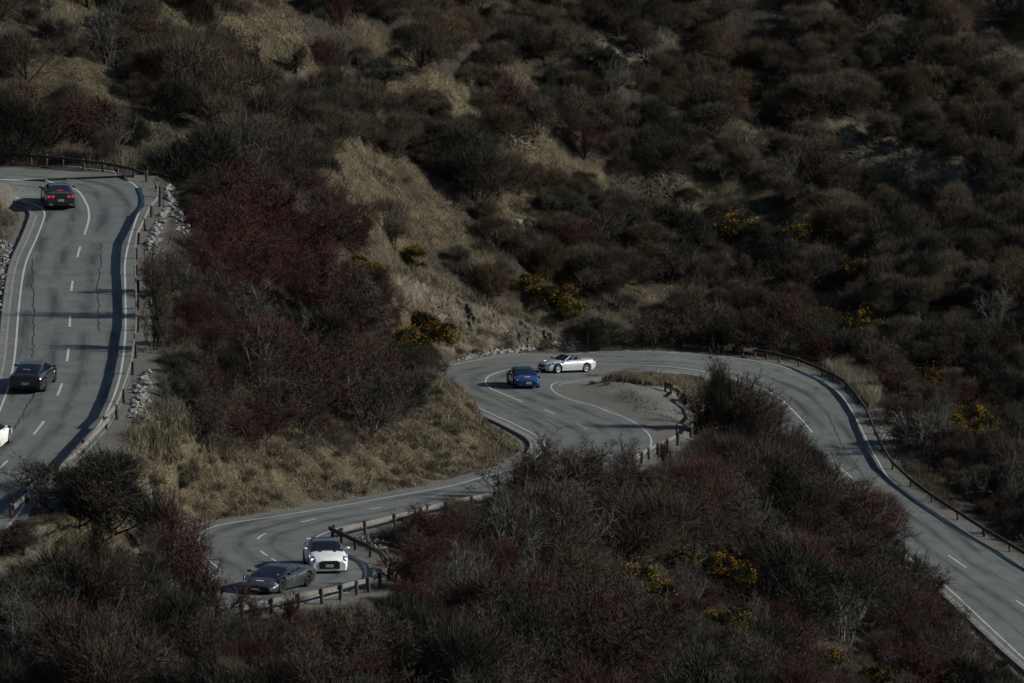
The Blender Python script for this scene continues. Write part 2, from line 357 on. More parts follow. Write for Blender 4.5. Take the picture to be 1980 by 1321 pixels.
amp = vnoise(P2, 9, 1) * 1.3 + vnoise(P2, 3.6, 2) * 0.75 + vnoise(P2, 1.6, 3) * 0.36
dist = np.full(len(P2), 99.0); rz = Z.copy()
for i in np.where((np.abs(P2[:, 0]) < 75) & (P2[:, 1] > 205) & (P2[:, 1] < 530))[0]:
    co, k, d = kd.find((P2[i, 0], P2[i, 1], 0)); dist[i] = d; rz[i] = roadpts[k, 2]
def sstep(a, b, x):
    t = np.clip((x - a) / (b - a), 0, 1); return t * t * (3 - 2 * t)
w = sstep(1.15, 4.2, dist)
# land beyond the modelled slope: the viewer's own hillside in front, rising ground behind
far = np.hypot(P2[:, 0] - Pc[:, 0], np.maximum(P2[:, 1] - Pc[:, 1], 0))
Z = Z + far * 0.16
near = np.clip((222 - P2[:, 1]) / 222, 0, 1)
Z = Z * (1 - near) + (CAMZ - 1.7) * near + np.where(P2[:, 1] < 0, -P2[:, 1] * 0.1, 0)
_px, _py = proj(np.c_[P2[:, 0], np.maximum(P2[:, 1], 150), Z])
flat_px = poly_mask(_px, _py, GRAVEL_P[0])
amp = np.where(flat_px, amp * .06, amp)
Z = np.where(P2[:, 1] < 222, Z, (rz - 0.07) * (1 - w) + (Z + amp * sstep(1.5, 6, dist)) * w)
_px, _py = proj(np.c_[P2[:, 0], np.maximum(P2[:, 1], 150), Z])
_gu, _gv = _px * .80 + _py * .60, -_px * .60 + _py * .80
Z = Z + (vnoise(np.c_[_gu, _gv * 2.4], 170, 91) * 2.6 + vnoise(np.c_[_gu, _gv * 2.0], 70, 92) * 1.0) * sstep(3, 12, dist) * sstep(395, 415, P2[:, 1]) * sstep(520, 480, P2[:, 1])
V3 = np.c_[P2, Z]
ppx, ppy = proj(np.c_[P2[:, 0], np.maximum(P2[:, 1], 150), Z])
wob = vnoise(P2, 2.2, 11) * 30
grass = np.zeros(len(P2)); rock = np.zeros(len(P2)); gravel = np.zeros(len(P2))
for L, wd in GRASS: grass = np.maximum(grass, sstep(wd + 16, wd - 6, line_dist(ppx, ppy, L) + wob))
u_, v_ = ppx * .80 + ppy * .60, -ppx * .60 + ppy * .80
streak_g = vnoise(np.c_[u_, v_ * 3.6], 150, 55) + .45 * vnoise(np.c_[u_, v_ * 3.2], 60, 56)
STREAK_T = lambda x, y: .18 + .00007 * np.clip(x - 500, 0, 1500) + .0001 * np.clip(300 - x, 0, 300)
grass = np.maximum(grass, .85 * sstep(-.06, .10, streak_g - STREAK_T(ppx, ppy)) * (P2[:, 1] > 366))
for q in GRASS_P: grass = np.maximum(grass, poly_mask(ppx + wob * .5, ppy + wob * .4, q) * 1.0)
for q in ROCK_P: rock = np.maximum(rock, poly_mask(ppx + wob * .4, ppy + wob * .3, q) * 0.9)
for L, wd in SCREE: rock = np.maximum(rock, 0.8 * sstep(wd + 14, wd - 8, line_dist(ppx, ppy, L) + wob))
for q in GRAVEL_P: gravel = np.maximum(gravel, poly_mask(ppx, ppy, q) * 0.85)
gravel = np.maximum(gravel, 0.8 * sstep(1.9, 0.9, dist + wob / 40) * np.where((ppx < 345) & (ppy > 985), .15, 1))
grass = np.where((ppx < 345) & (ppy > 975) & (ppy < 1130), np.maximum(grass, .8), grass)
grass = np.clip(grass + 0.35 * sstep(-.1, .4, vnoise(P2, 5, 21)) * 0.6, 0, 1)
Z = Z + np.clip(grass, 0, 1) * (P2[:, 1] < 362) * (vnoise(P2, 1.1, 33) * .55 + vnoise(P2, 2.3, 34) * .5) * sstep(1.4, 3.5, dist)
Z = Z + rock * (vnoise(P2, 1.3, 31) * 1.5 + np.abs(vnoise(P2, .8, 32)) * .9) * sstep(1.5, 4, dist)
V3 = np.c_[P2, Z]
nx, ny = len(gx), len(gy)
ii = (np.arange(ny - 1)[:, None] * nx + np.arange(nx - 1)[None]).ravel()
Qd = np.c_[ii, ii + 1, ii + nx + 1, ii + nx]
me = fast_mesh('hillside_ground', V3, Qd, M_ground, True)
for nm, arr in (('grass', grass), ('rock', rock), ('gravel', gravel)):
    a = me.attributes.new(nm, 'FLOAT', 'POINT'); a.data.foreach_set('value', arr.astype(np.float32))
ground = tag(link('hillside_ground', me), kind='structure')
selq = Qd[(P2[Qd[:, 0], 0] > -60) & (P2[Qd[:, 0], 0] < 62) & (P2[Qd[:, 0], 1] > 215) & (P2[Qd[:, 0], 1] < 505)]
bvh = BVHTree.FromPolygons([tuple(p) for p in V3], selq.tolist())
O0 = Vector((0, 0, CAMZ))
def ground_px(px, py):
    h = bvh.ray_cast(O0, Vector(raydir(px, py)).normalized())
    return None if h[0] is None else np.array(h[0])
def ground_xy(x, y):
    h = bvh.ray_cast(Vector((x, y, 400)), Vector((0, 0, -1)))
    return None if h[0] is None else h[0].z
def road_dist(x, y): return kd.find((x, y, 0))[2]

# ------------------------------------------------------------------ the two road legs, their painted lines and concrete channel
road_bvh = []
def ribbon(rows):
    V = np.concatenate([np.asarray(r) for r in rows]); n = len(rows[0]); f = []
    for j in range(len(rows) - 1):
        for i in range(n - 1): f.append((j * n + i, j * n + i + 1, (j + 1) * n + i + 1, (j + 1) * n + i))
    return V, f
def build_road(name, r):
    skirt = lambda q: q - np.array((0, 0, 0.25))
    rows = [skirt(r.rows[0])] + r.rows + [skirt(r.rows[6])]
    V, f = ribbon(rows)
    o = obj(name, V, f, M_road); tag(o, kind='structure')
    lat = [r.lat[0]] + r.lat + [r.lat[6]]
    uvs = np.concatenate([np.c_[r.s, a] for a in lat])
    uv = o.data.uv_layers.new(name='UVMap'); li = np.empty(len(o.data.loops), int); o.data.loops.foreach_get('vertex_index', li)
    uv.data.foreach_set('uv', uvs[li].astype(np.float32).ravel())
    road_bvh.append(BVHTree.FromPolygons([tuple(p) for p in V], f))
    return o
roadA_o = build_road('road', roadA); roadB_o = build_road('road', roadB)
def road_z(x, y, default=None):
    for t in road_bvh:
        h = t.ray_cast(Vector((x, y, 400)), Vector((0, 0, -1)))
        if h[0] is not None: return h[0].z
    return default
def strip(name, P, wd, m, parent, lift=0.006, off=0.0):
    P = np.asarray(P); t = np.gradient(P[:, :2], axis=0); t /= np.maximum(np.linalg.norm(t, axis=1), 1e-9)[:, None]
    nrm = np.c_[-t[:, 1], t[:, 0]]
    a, b_ = P.copy(), P.copy(); a[:, :2] += nrm * (off + wd / 2); b_[:, :2] += nrm * (off - wd / 2)
    for q in (a, b_):
        for i in range(len(q)): q[i, 2] = road_z(q[i, 0], q[i, 1], roadpts[kd.find((q[i, 0], q[i, 1], 0))[1], 2]) + lift
    V, f = ribbon([a, b_])
    return obj(name, V, f, m, parent)
def clean(P, st=0.45): return resample(P, st)
for r, ro in ((roadA, roadA_o), (roadB, roadB_o)):
    for e in (r.l, r.r): strip('edge_line', clean(e), 0.11, M_paint, ro)
def cen_seg(r, a, b_):
    px, py = proj(r.c)
    i = np.argmin(np.hypot(px - a[0], (py - a[1]) * 2)); j = np.argmin(np.hypot(px - b_[0], (py - b_[1]) * 2))
    i, j = min(i, j), max(i, j)
    return r.c[i:max(j, i + 2) + 1]
for a, b_ in [((154,478),(151,498)),((140,543),(138,564)),((136,612),(134,632)),((132,676),(131,698)),((119,743),(113,766)),((84,816),(68,839)),((14,890),(0,903))]:
    strip('centre_dash', cen_seg(roadA, a, b_), 0.13, M_paint, roadA_o)
strip('centre_line', cen_seg(roadA, (163,455), (-150,343)), 0.13, M_paint, roadA_o)
for a, b_ in [((1051,792),(1073,801)),((1116,820),(1134,829)),((1060,905),(1035,912)),((985,924),(950,933)),((860,955),(832,961)),((739,980),(718,984)),((616,1002),(578,1011)),((513,1032),(499,1042)),((503,1064),(519,1075)),((526,1081),(546,1092)),((1831,1072),(1872,1097)),((1962,1159),(2005,1190)),((1720,984),(1745,1004)),((1628,906),(1648,924))]:
    strip('centre_dash', cen_seg(roadB, a, b_), 0.12, M_paint, roadB_o)
strip('centre_line', cen_seg(roadB, (1570,838), (1010,777)), 0.13, M_paint, roadB_o)
def channel(r_edge, i0, i1, side, parent):
    P = clean(r_edge[i0:i1], 0.6); t = np.gradient(P[:, :2], axis=0); t /= np.linalg.norm(t, axis=1)[:, None]
    nrm = np.c_[-t[:, 1], t[:, 0]] * side
    rows = []
    for o_, dz in ((0.46, -0.05), (0.47, 0.012), (0.62, -0.03), (0.86, 0.03), (0.98, 0.035), (0.99, -0.1)):
        q = P.copy(); q[:, :2] += nrm * o_; q[:, 2] += dz; rows.append(q)
    V, f = ribbon(rows); obj('concrete_channel', V, f, M_conc, parent, True)
def idx(E, px, py):
    a, b_ = proj(E); return int(np.argmin(np.hypot(a - px, b_ - py)))
M_tar = mat('bitumen_crack_seal', (0.022, 0.023, 0.025), .6, .3)
for r, ro, L in ((roadA, roadA_o, [(62,500),(64,560),(66,620),(64,692)]), (roadA, roadA_o, [(196,470),(190,560),(192,640)]), (roadA, roadA_o, [(30,830),(60,770),(66,760)]), (roadB, roadB_o, [(960,772),(1010,796),(1060,815),(1085,830)]), (roadB, roadB_o, [(1600,800),(1640,880),(1700,960)]), (roadB, roadB_o, [(470,1020),(560,1003),(650,987)])):
    Q_ = []
    for x_, y_ in L:
        for t_ in road_bvh:
            h_ = t_.ray_cast(Vector((0, 0, CAMZ)), Vector(raydir(x_, y_)).normalized())
            if h_[0] is not None: Q_.append(np.array(h_[0])); break
    if len(Q_) > 1:
        Q_ = spline(np.array(Q_), .3); Q_[:, :2] += np.c_[vnoise(Q_[:, :2], .8, 5), vnoise(Q_[:, :2], .8, 6)] * .22
        strip('sealed_crack', Q_, 0.07, M_tar, ro, .004)
channel(roadA.l, idx(roadA.l, -60, 880), idx(roadA.l, 60, 394), 1, roadA_o)
channel(roadB.l, idx(roadB.l, 940, 795), idx(roadB.l, 1046, 880), -1, roadB_o)
channel(roadB.r, idx(roadB.r, 2100, 1380), idx(roadB.r, 1700, 1035), 1, roadB_o)
# ------------------------------------------------------------------ timber guard rails
def prism(p, q, up, wx, wz):       # box beam from p to q
    p, q = np.array(p), np.array(q); d = q - p; s = np.cross(d, up); s /= np.linalg.norm(s); u = np.cross(s, d); u /= np.linalg.norm(u)
    v = [a + s * i * wx / 2 + u * j * wz / 2 for a in (p, q) for i, j in ((-1, -1), (1, -1), (1, 1), (-1, 1))]
    f = [(0, 1, 2, 3), (7, 6, 5, 4), (0, 4, 5, 1), (1, 5, 6, 2), (2, 6, 7, 3), (3, 7, 4, 0)]
    return v, f
UP = np.array((0, 0, 1.0))
def chamfer_post(h, w):
    v = []; f = []
    for z, k in ((-0.5, 1), (h - 0.03, 1), (h, 0.75)):
        for a in range(8):
            t = math.pi / 8 + a * math.pi / 4; v.append((w * k * .54 * math.cos(t), w * k * .54 * math.sin(t), z))
    for j in range(2):
        for a in range(8): f.append((j * 8 + a, j * 8 + (a + 1) % 8, j * 8 + 8 + (a + 1) % 8, j * 8 + 8 + a))
    f.append(tuple(range(16, 24)))
    return mesh('post', v, f, M_wood_shade_dark)
POST = chamfer_post(0.73, 0.155)
def guardrail(base_px, label, side, h=0.55, thick=0.2, m=None, posts=None, zs=None):
    P = []
    for i, (x, y) in enumerate(base_px):
        g = ground_px(x, y) if zs is None else at_z(x, y, zs[i])
        z = ground_xy(g[0], g[1])
        P.append(np.array((g[0], g[1], z if z is not None else g[2])))
    root = empty('guardrail', tuple(P[0])); tag(root, label, 'guardrail', 'timber guardrails along the road')
    o0 = P[0]
    for i, p in enumerate(P):
        if posts is not None and i not in posts: continue
        o = link('post', POST, root, tuple(p - o0)); o.rotation_euler = (random.gauss(0, .05), random.gauss(0, .05), random.uniform(0, 3)); o.scale = (random.uniform(.85, 1.2), random.uniform(.85, 1.2), random.uniform(.93, 1.06))
    for i in range(len(P) - 1):
        a, b_ = P[i], P[i + 1]; t = (b_ - a)[:2]; t = t / np.linalg.norm(t); nr = np.array((-t[1], t[0], 0)) * 0.13
        mid = (a + b_) / 2
        if road_dist(*(mid + nr)[:2]) > road_dist(*(mid - nr)[:2]): nr = -nr
        e = np.r_[t, 0] * 0.05
        dz = random.uniform(-.012, .012)
        v, f = prism(a - o0 + nr + UP * (h + dz) - e, b_ - o0 + nr + UP * (h + dz) + e, UP, 0.09, thick)
        o = obj('rail', v, f, m or M_wood, root)
        bv = o.modifiers.new('edge', 'BEVEL'); bv.width = 0.012; bv.segments = 1
    return root
def dens(L, step):                 # subdivide a pixel polyline so that posts stand about `step` metres apart
    G = np.array([ground_px(*p) for p in L]); G = G[:, :3]
    s = np.r_[0, np.cumsum(np.linalg.norm(np.diff(G, axis=0), axis=1))]
    k = max(2, int(round(s[-1] / step)) + 1); t = np.linspace(0, s[-1], k)
    return [(np.interp(a, s, [p[0] for p in L]), np.interp(a, s, [p[1] for p in L])) for a in t]
guardrail([(-60,311),(-20,313),(25,315),(60,318),(90,320),(122,323),(162,329),(200,333),(227,338),(258,344),(283,352)], 'dark timber guardrail along the far outer edge of the top left bend', 1, 0.58, 0.18, M_wood_shade_dark)
guardrail([(302,366),(309,382),(309,400),(293,420)], 'short timber rail turning outward beside the stone wall at the top left bend', 1, 0.58, 0.17)
guardrail([(293,420),(281,446),(268,473),(265,502),(265,534),(267,566),(268,600),(268,642),(263,692),(257,725),(240,779),(227,811),(206,832),(162,880),(117,927),(77,957),(52,976),(22,1005)], 'long timber guardrail along the right edge of the straight left road', 1, 0.60, 0.24)
guardrail([(1286,757),(1297,761),(1311,769),(1328,781),(1343,797),(1351,815),(1349,833),(1336,847)], 'timber rail around the gravel pull-off inside the hairpin', -1, 0.57, 0.2, M_wood_shade_dark)
guardrail(dens([(1310,862),(1262,884),(1235,900),(1190,922)], 3.6) + dens([(1150,940),(1060,958),(1000,968),(920,982),(840,1000),(760,1022),(700,1036),(660,1048)], 3.9), 'timber guardrail on the downhill side of the middle road leg behind the red bushes', -1, 0.55, 0.2)
guardrail([(642,1042),(661,1051),(687,1064),(716,1077),(745,1092)], 'dark timber rail slanting right just behind the white coupe', -1, 0.55, 0.21, M_wood_shade_dark)
guardrail([(745,1092),(756,1107),(752,1124),(735,1137),(713,1146),(690,1151),(658,1160),(623,1168),(577,1177),(525,1187),(468,1197),(400,1206),(320,1213)], 'pale timber guardrail curving in front of the dark grey wedge-shaped car', -1, 0.55, 0.21)
guardrail([(1436,692),(1460,692),(1482,696),(1507,701),(1544,710),(1590,729),(1612,739),(1636,753),(1660,781),(1678,807),(1692,841),(1706,874),(1726,908),(1761,941),(1802,972),(1852,1005),(1903,1038),(1952,1067),(2003,1098),(2060,1136)], 'shade-darkened timber guardrail along the outer edge of the right hand road', 1, 0.60, 0.23, M_wood_shade_dark)

def marker(px, py, h, label, w=0.09, m=None):
    g = ground_px(px, py)
    v, f = box(0, 0, (h - .4) / 2, w, w * .6, h + .4)
    o = empty('marker_post', tuple(g)); tag(o, label, 'post')
    obj('shaft', v, f, m or M_wood_shade_dark, o); v, f = box(0, -0.0, h - 0.18, w * 1.06, w * .66, 0.12); obj('reflector_band', v, f, M_conc, o)
marker(1308, 848, 0.95, 'slim dark edge marker post at the lower end of the gravel pull-off')
marker(1137, 668, 1.1, 'weathered marker post standing at the foot of the cut bank behind the hairpin', 0.12, M_wood)
marker(705, 1146, 0.42, 'short pale bent marker between guardrail posts near the white coupe', 0.07, M_stone)

# ------------------------------------------------------------------ rocks
def rock_mesh(seed, flat=0.6):
    r = np.random.default_rng(seed); v = []; f = []
    rings = [(-.9, .45), (-.35, .95), (.3, .9), (.85, .42)]
    for z, k in rings:
        for a in range(7):
            t = a / 7 * 2 * math.pi + r.uniform(-.3, .3); q = k * r.uniform(.7, 1.25)
            v.append((q * math.cos(t), q * math.sin(t), (z + r.uniform(-.18, .18)) * flat))
    for j in range(3):
        for a in range(7): f.append((j * 7 + a, j * 7 + (a + 1) % 7, j * 7 + 7 + (a + 1) % 7, j * 7 + 7 + a))
    f.append(tuple(range(6, -1, -1))); f.append(tuple(range(21, 28)))
    return v, f
RK = [rock_mesh(i, 0.5 + 0.3 * (i % 3) / 2) for i in range(8)]
def rocks_mesh(name, spots, m, kind='stuff', parent=None):
    V = []; Q = []; n = 0
    for (x, y, z, s) in spots:
        v, f = RK[random.randrange(8)]; v = np.array(v); a = random.uniform(0, 6.3); c, s_ = math.cos(a), math.sin(a)
        v = v @ np.array(((c, s_, 0), (-s_, c, 0), (0, 0, 1))).T * np.array((s, s * random.uniform(.6, 1), s * random.uniform(.7, 1.2)))
        V.append(v + np.array((x, y, z))); Q += [tuple(n + i for i in q) for q in f]; n += len(v)
    o = obj(name, np.concatenate(V), Q, m, parent); 
    if kind: o['kind'] = kind
    return o
def line_spots(L, width_px, n, s0, s1, lift=0.3, w_y=None):
    out = []; P = np.array(L, float); d = np.r_[0, np.cumsum(np.hypot(*np.diff(P, axis=0).T))]
    for _ in range(n):
        t = random.uniform(0, d[-1]); x = np.interp(t, d, P[:, 0]) + random.gauss(0, width_px); y = np.interp(t, d, P[:, 1]) + random.gauss(0, w_y or width_px)
        g = ground_px(x, y)
        if g is None or road_dist(g[0], g[1]) < 0.5: continue
        s = random.uniform(s0, s1); out.append((g[0], g[1], g[2] + s * lift * .3, s))
    return out
def stone_wall(base_px, z_top, label, rows, s=0.3):
    # stacked pale stones under the road shoulder, each a part of the wall
    g0 = ground_px(*base_px[0]); root = empty('stone_wall', tuple(g0)); tag(root, label, 'stone wall')
    P = np.array([ground_px(*p) for p in base_px])
    rr = []
    for dx_, dz_ in ((-.25, .02), (.0, .05), (.12, -.1), (.28, -.45), (.42, -.85), (.55, -1.3)):
        q = resample(P, .22) - g0; q[:, 0] += dx_ + rng.normal(0, .05, len(q)); q[:, 1] += rng.normal(0, .05, len(q)); q[:, 2] += dz_ + rng.normal(0, .04, len(q)); rr.append(q)
    obj('wall_core', *ribbon(rr), M_stone, root)
    ms = []
    for k in range(6):
        v, f = RK[k]; ms.append(mesh('stone', np.array(v) * np.array((s, s, s * 0.85)), f, M_stone))
    P = np.array([ground_px(*p) for p in base_px]); d = np.r_[0, np.cumsum(np.linalg.norm(np.diff(P, axis=0), axis=1))]
    for j in range(rows):
        t = random.uniform(0, .2)
        while t < d[-1]:
            q = np.array([np.interp(t, d, P[:, i]) for i in range(3)])
            q += np.array((j * 0.16 + random.gauss(0, .16), random.gauss(0, .18), -j * s * 0.8 + random.gauss(0, .09)))
            o = link('stone', random.choice(ms), root, tuple(q - g0)); o.rotation_euler = (random.uniform(-.5, .5), random.uniform(-.5, .5), random.uniform(0, 6))
            k = random.uniform(.45, 1.25); o.scale = (k, k * random.uniform(.7, 1.2), k * random.uniform(.7, 1.3)); t += s * random.uniform(.8, 1.3)
    return root
stone_wall([(324,362),(327,385),(326,402),(318,420),(305,440),(294,462),(287,484)], 0, 'pale rubble stone wall propping the shoulder of the upper left bend', 5, 0.21)
stone_wall([(345,412),(347,428),(345,446)], 0, 'small square-topped block of pale stones jutting out below the upper left bend', 6, 0.2)
stone_wall([(283,722),(279,745),(272,770),(264,795),(256,808)], 0, 'ragged line of pale stones holding the shoulder above the tussocks', 4, 0.19)
rocks_mesh('roadside_rubble', line_spots([(890,694),(940,684),(985,677),(1035,672)], 9, 260, 0.05, 0.20, w_y=3) + line_spots([(1060,668),(1110,664)], 8, 30, 0.08, 0.2, w_y=3), M_stone)
rocks_mesh('shoulder_gravel', line_spots([(1690,800),(1715,850),(1745,890),(1765,915)], 7, 260, 0.05, 0.13) + line_spots([(1350,765),(1390,790)], 6, 60, .06, .16) + line_spots([(300,470),(290,540),(290,640)], 6, 120, .06, .16) + line_spots([(10,470),(5,560),(0,650)], 8, 140, .08, .22) + line_spots([(690,1042),(745,1060)], 6, 90, .05, .13), M_stone)
rocks_mesh('scree', line_spots([(1598,247),(1669,290),(1740,300),(1846,340)], 34, 260, 0.05, 0.16, w_y=24) + line_spots([(1000,240),(1030,280)], 14, 80, .08, .25) + line_spots([(1150,85),(1260,120)], 16, 90, .08, .25) + line_spots([(1255,345),(1320,430)], 22, 90, .07, .2) + line_spots([(1560,540),(1640,600)], 22, 60, .08, .2) + line_spots([(270,1040),(330,1105)], 14, 150, .05, .14), M_schist)
def ridged(P, seed):
    return sum(w_ * (1 - 2 * np.abs(vnoise(P * np.array((1.0, 1.7)), s_, seed + k))) for k, (w_, s_) in enumerate(((.5, 1.9), (.3, .8), (.2, .36))))
def rock_face(name, poly, amp_, step=2.2, seed=61):
    xs = np.arange(min(p[0] for p in poly), max(p[0] for p in poly), step); ys = np.arange(min(p[1] for p in poly), max(p[1] for p in poly), step)
    XX, YY = np.meshgrid(xs, ys); ins = poly_mask(XX.ravel(), YY.ravel(), poly)
    ed = line_dist(XX.ravel(), YY.ravel(), poly + [poly[0]])
    G = np.array([(lambda h: h if h is not None else (0, 0, 0))(ground_px(x, y)) if k else (0, 0, 0) for x, y, k in zip(XX.ravel(), YY.ravel(), ins)])
    w_ = sstep(0, 14, ed)
    q = np.c_[G[:, 0] * .9 + G[:, 1] * .25, G[:, 2] * 1.0]
    d = (ridged(q, seed) - .62) * amp_ + .04
    V = G + np.array((.25, -.62, .55))[None] * (np.where(w_ > 0, d, 0) * w_ - .05 * (1 - w_))[:, None]
    m_ = len(xs); f = []
    for r_ in range(len(ys) - 1):
        for c_ in range(m_ - 1):
            k = r_ * m_ + c_; t = (k, k + 1, k + m_ + 1, k + m_)
            if all(ins[i] for i in t) and max(np.linalg.norm(G[t[i]] - G[t[i - 1]]) for i in range(4)) < .8: f.append(t)
    used = sorted({i for t in f for i in t}); mp = {u: i for i, u in enumerate(used)}
    return tag(obj(name, V[used], [tuple(mp[i] for i in t) for t in f], M_schist), kind='structure')
rock_face('rocky_cut_bank', [(752,532),(800,536),(860,560),(930,588),(1000,612),(1060,634),(1105,655),(1080,672),(1000,668),(930,672),(880,668),(852,630),(800,585),(765,560)], 1.25)
rock_face('rock_outcrop', [(283,945),(300,930),(330,940),(345,975),(335,1000),(305,1000),(285,975)], .9, 2.0, 71)
def big_rock(px, py, s, label, m=M_schist, flat=(1, 1, 1)):
    g = ground_px(px, py)
    v, f = RK[random.randrange(8)]
    o = obj('rock', np.array(v) * s * np.array(flat), f, m, None, False, (g[0], g[1], g[2] + s * .15)); o.rotation_euler = (random.uniform(-.3, .3), random.uniform(-.3, .3), random.uniform(0, 6))
    tag(o, label, 'rock')
for a in [(385,120,.75,'pale boulder among bushes high on the left hillside',M_stone),(1300,40,.5,'pale boulder near the top of the hillside right of centre',M_stone),(850,400,.6,'long flat pale slab lying on the grassy spur',M_schist,(1.8,.6,.5)),(300,985,.6,'squared pale rock bedded in the grass bank at lower left',M_schist),(1295,455,.5,'lone pale stone on the slope above the hairpin',M_stone),(1860,390,.55,'pale rock at the right edge of the scree slope',M_stone),(1000,432,.5,'light stone cluster rock below the grassy spur in the middle',M_stone),(1215,45,.4,'small light rock at the top middle of the hillside',M_stone),(1640,500,.6,'slanting dark slab on the slope above the right road',M_schist,(1.8,.5,.5)),(1920,630,.7,'long slanting slab among shrubs at the far right',M_schist,(2.0,.5,.5))]:
    big_rock(*a)
# ------------------------------------------------------------------ cars
def paint(name, col, rough=0.28, metal=0.0, coat=0.6):
    def bd(n, l, b):
        p = n.new('ShaderNodeTexCoord').outputs['Object']
        c = ramp(n, l, noise(n, l, p, 1.6, 4), [(0.3, tuple(x * .82 for x in col)), (0.7, tuple(min(1, x * 1.06) for x in col))])
        l.new(c, b.inputs['Base Color'])
    return mat(name, col, rough, 0.5, metal, bd, coat)
M_glass = mat('tinted_car_glass', (0.006, 0.007, 0.009), 0.04, 0.5)
M_rubber = mat('tyre_rubber', (0.012, 0.012, 0.013), 0.8, 0.2)
M_blackp = mat('black_plastic', (0.010, 0.010, 0.011), 0.55, 0.3)
M_rim_s = mat('silver_alloy', (0.42, 0.43, 0.44), 0.32, 0.5, 0.8)
M_rim_d = mat('dark_alloy', (0.035, 0.036, 0.038), 0.35, 0.5, 0.6)
M_lamp = mat('clear_lamp_glass', (0.05, 0.055, 0.07), 0.06, 0.6)
M_lens = mat('lamp_reflector', (0.75, 0.77, 0.85), 0.12, 0.6, 0.7)
M_plate = mat('number_plate_white', (0.55, 0.56, 0.55), 0.5, 0.3)
M_ink = mat('plate_lettering_black', (0.02, 0.02, 0.025), 0.6, 0.2)
M_red = mat('red_lamp_plastic', (0.16, 0.006, 0.008), 0.2, 0.5)
M_pink = mat('rally_sticker_pale_pink', (0.50, 0.33, 0.36), 0.5, 0.3)
M_stred = mat('rally_sticker_red', (0.12, 0.012, 0.02), 0.5, 0.3)
M_seat = mat('blue_grey_leather', (0.055, 0.085, 0.11), 0.6, 0.3)
M_shirt = mat('dark_shirt', (0.03, 0.035, 0.05), 0.85, 0.1)
M_skin = mat('skin', (0.33, 0.19, 0.13), 0.6, 0.3)
M_hair = mat('dark_hair', (0.015, 0.012, 0.01), 0.7, 0.2)
M_chrome = mat('chrome_trim', (0.6, 0.61, 0.62), 0.15, 0.5, 0.9)
def lit(name, col, e):
    def bd(n, l, b): b.inputs['Emission Color'].default_value = (*col, 1); b.inputs['Emission Strength'].default_value = e
    return mat(name, tuple(x * .3 for x in col), 0.3, 0.5, 0, bd)
M_tail_lit = lit('brake_lamp_lit', (1.0, 0.05, 0.08), 0.33)
M_head_lit = lit('headlamp_lit', (0.85, 0.88, 1.0), 0.8)

def prof(pts, k=0.10):
    X = np.array([p[0] for p in pts]); Y = np.array([p[1] for p in pts]); o = np.argsort(X); X, Y = X[o], Y[o]
    g = np.linspace(X[0] - .5, X[-1] + .5, 1200); y = np.interp(g, X, Y)
    n = max(3, int(k / (g[1] - g[0]))); ys = smooth1(smooth1(y, n), n)
    return lambda x: float(np.interp(x, g, ys))
def lathe(rows, n=24):             # rows (radius, y) about the local y axis
    v = []; f = []
    for r_, y in rows:
        for a in range(n): t = a / n * 2 * math.pi; v.append((r_ * math.cos(t), y, r_ * math.sin(t)))
    for j in range(len(rows) - 1):
        for a in range(n): f.append((j * n + a, j * n + (a + 1) % n, (j + 1) * n + (a + 1) % n, (j + 1) * n + a))
    f.append(tuple((len(rows) - 1) * n + a for a in range(n))); f.append(tuple(range(n)))
    return v, f
def wheel_meshes(rad, wid, spokes, m):
    v, f = lathe([(rad * .66, -wid * .40), (rad * .70, -wid / 2), (rad * .93, -wid / 2), (rad, -wid * .36), (rad, wid * .36), (rad * .93, wid / 2), (rad * .70, wid / 2), (rad * .66, wid * .40), (rad * .60, wid * .12)])
    ty = mesh('wheel', v, f, M_rubber, True)
    v, f = [], []
    def add(vv, ff):
        n = len(v); v.extend(vv); f.extend(tuple(n + i for i in q) for q in ff)
    rows = [(rad * .60, wid * .14), (rad * .60, wid * .44), (rad * .69, wid * .47), (rad * .70, wid * .40)]
    n = 24
    for r_, y in rows:
        for a in range(n): t = a / n * 2 * math.pi; v.append((r_ * math.cos(t), y, r_ * math.sin(t)))
    for j in range(3):
        for a in range(n): f.append((j * n + a, j * n + (a + 1) % n, (j + 1) * n + (a + 1) % n, (j + 1) * n + a))
    for s in range(spokes):
        a = s / spokes * 2 * math.pi
        d = np.array((math.cos(a), 0, math.sin(a))); pv, pf = prism(d * rad * .06 + np.array((0, wid * .36, 0)), d * rad * .64 + np.array((0, wid * .42, 0)), np.array((0, 1.0, 0)), rad * (.62 / spokes + .04), wid * .1); add(pv, pf)
    hv, hf = lathe([(rad * .15, wid * .25), (rad * .15, wid * .42), (rad * .10, wid * .45)], 12); add(hv, hf)
    return ty, mesh('rim', v, f, m)

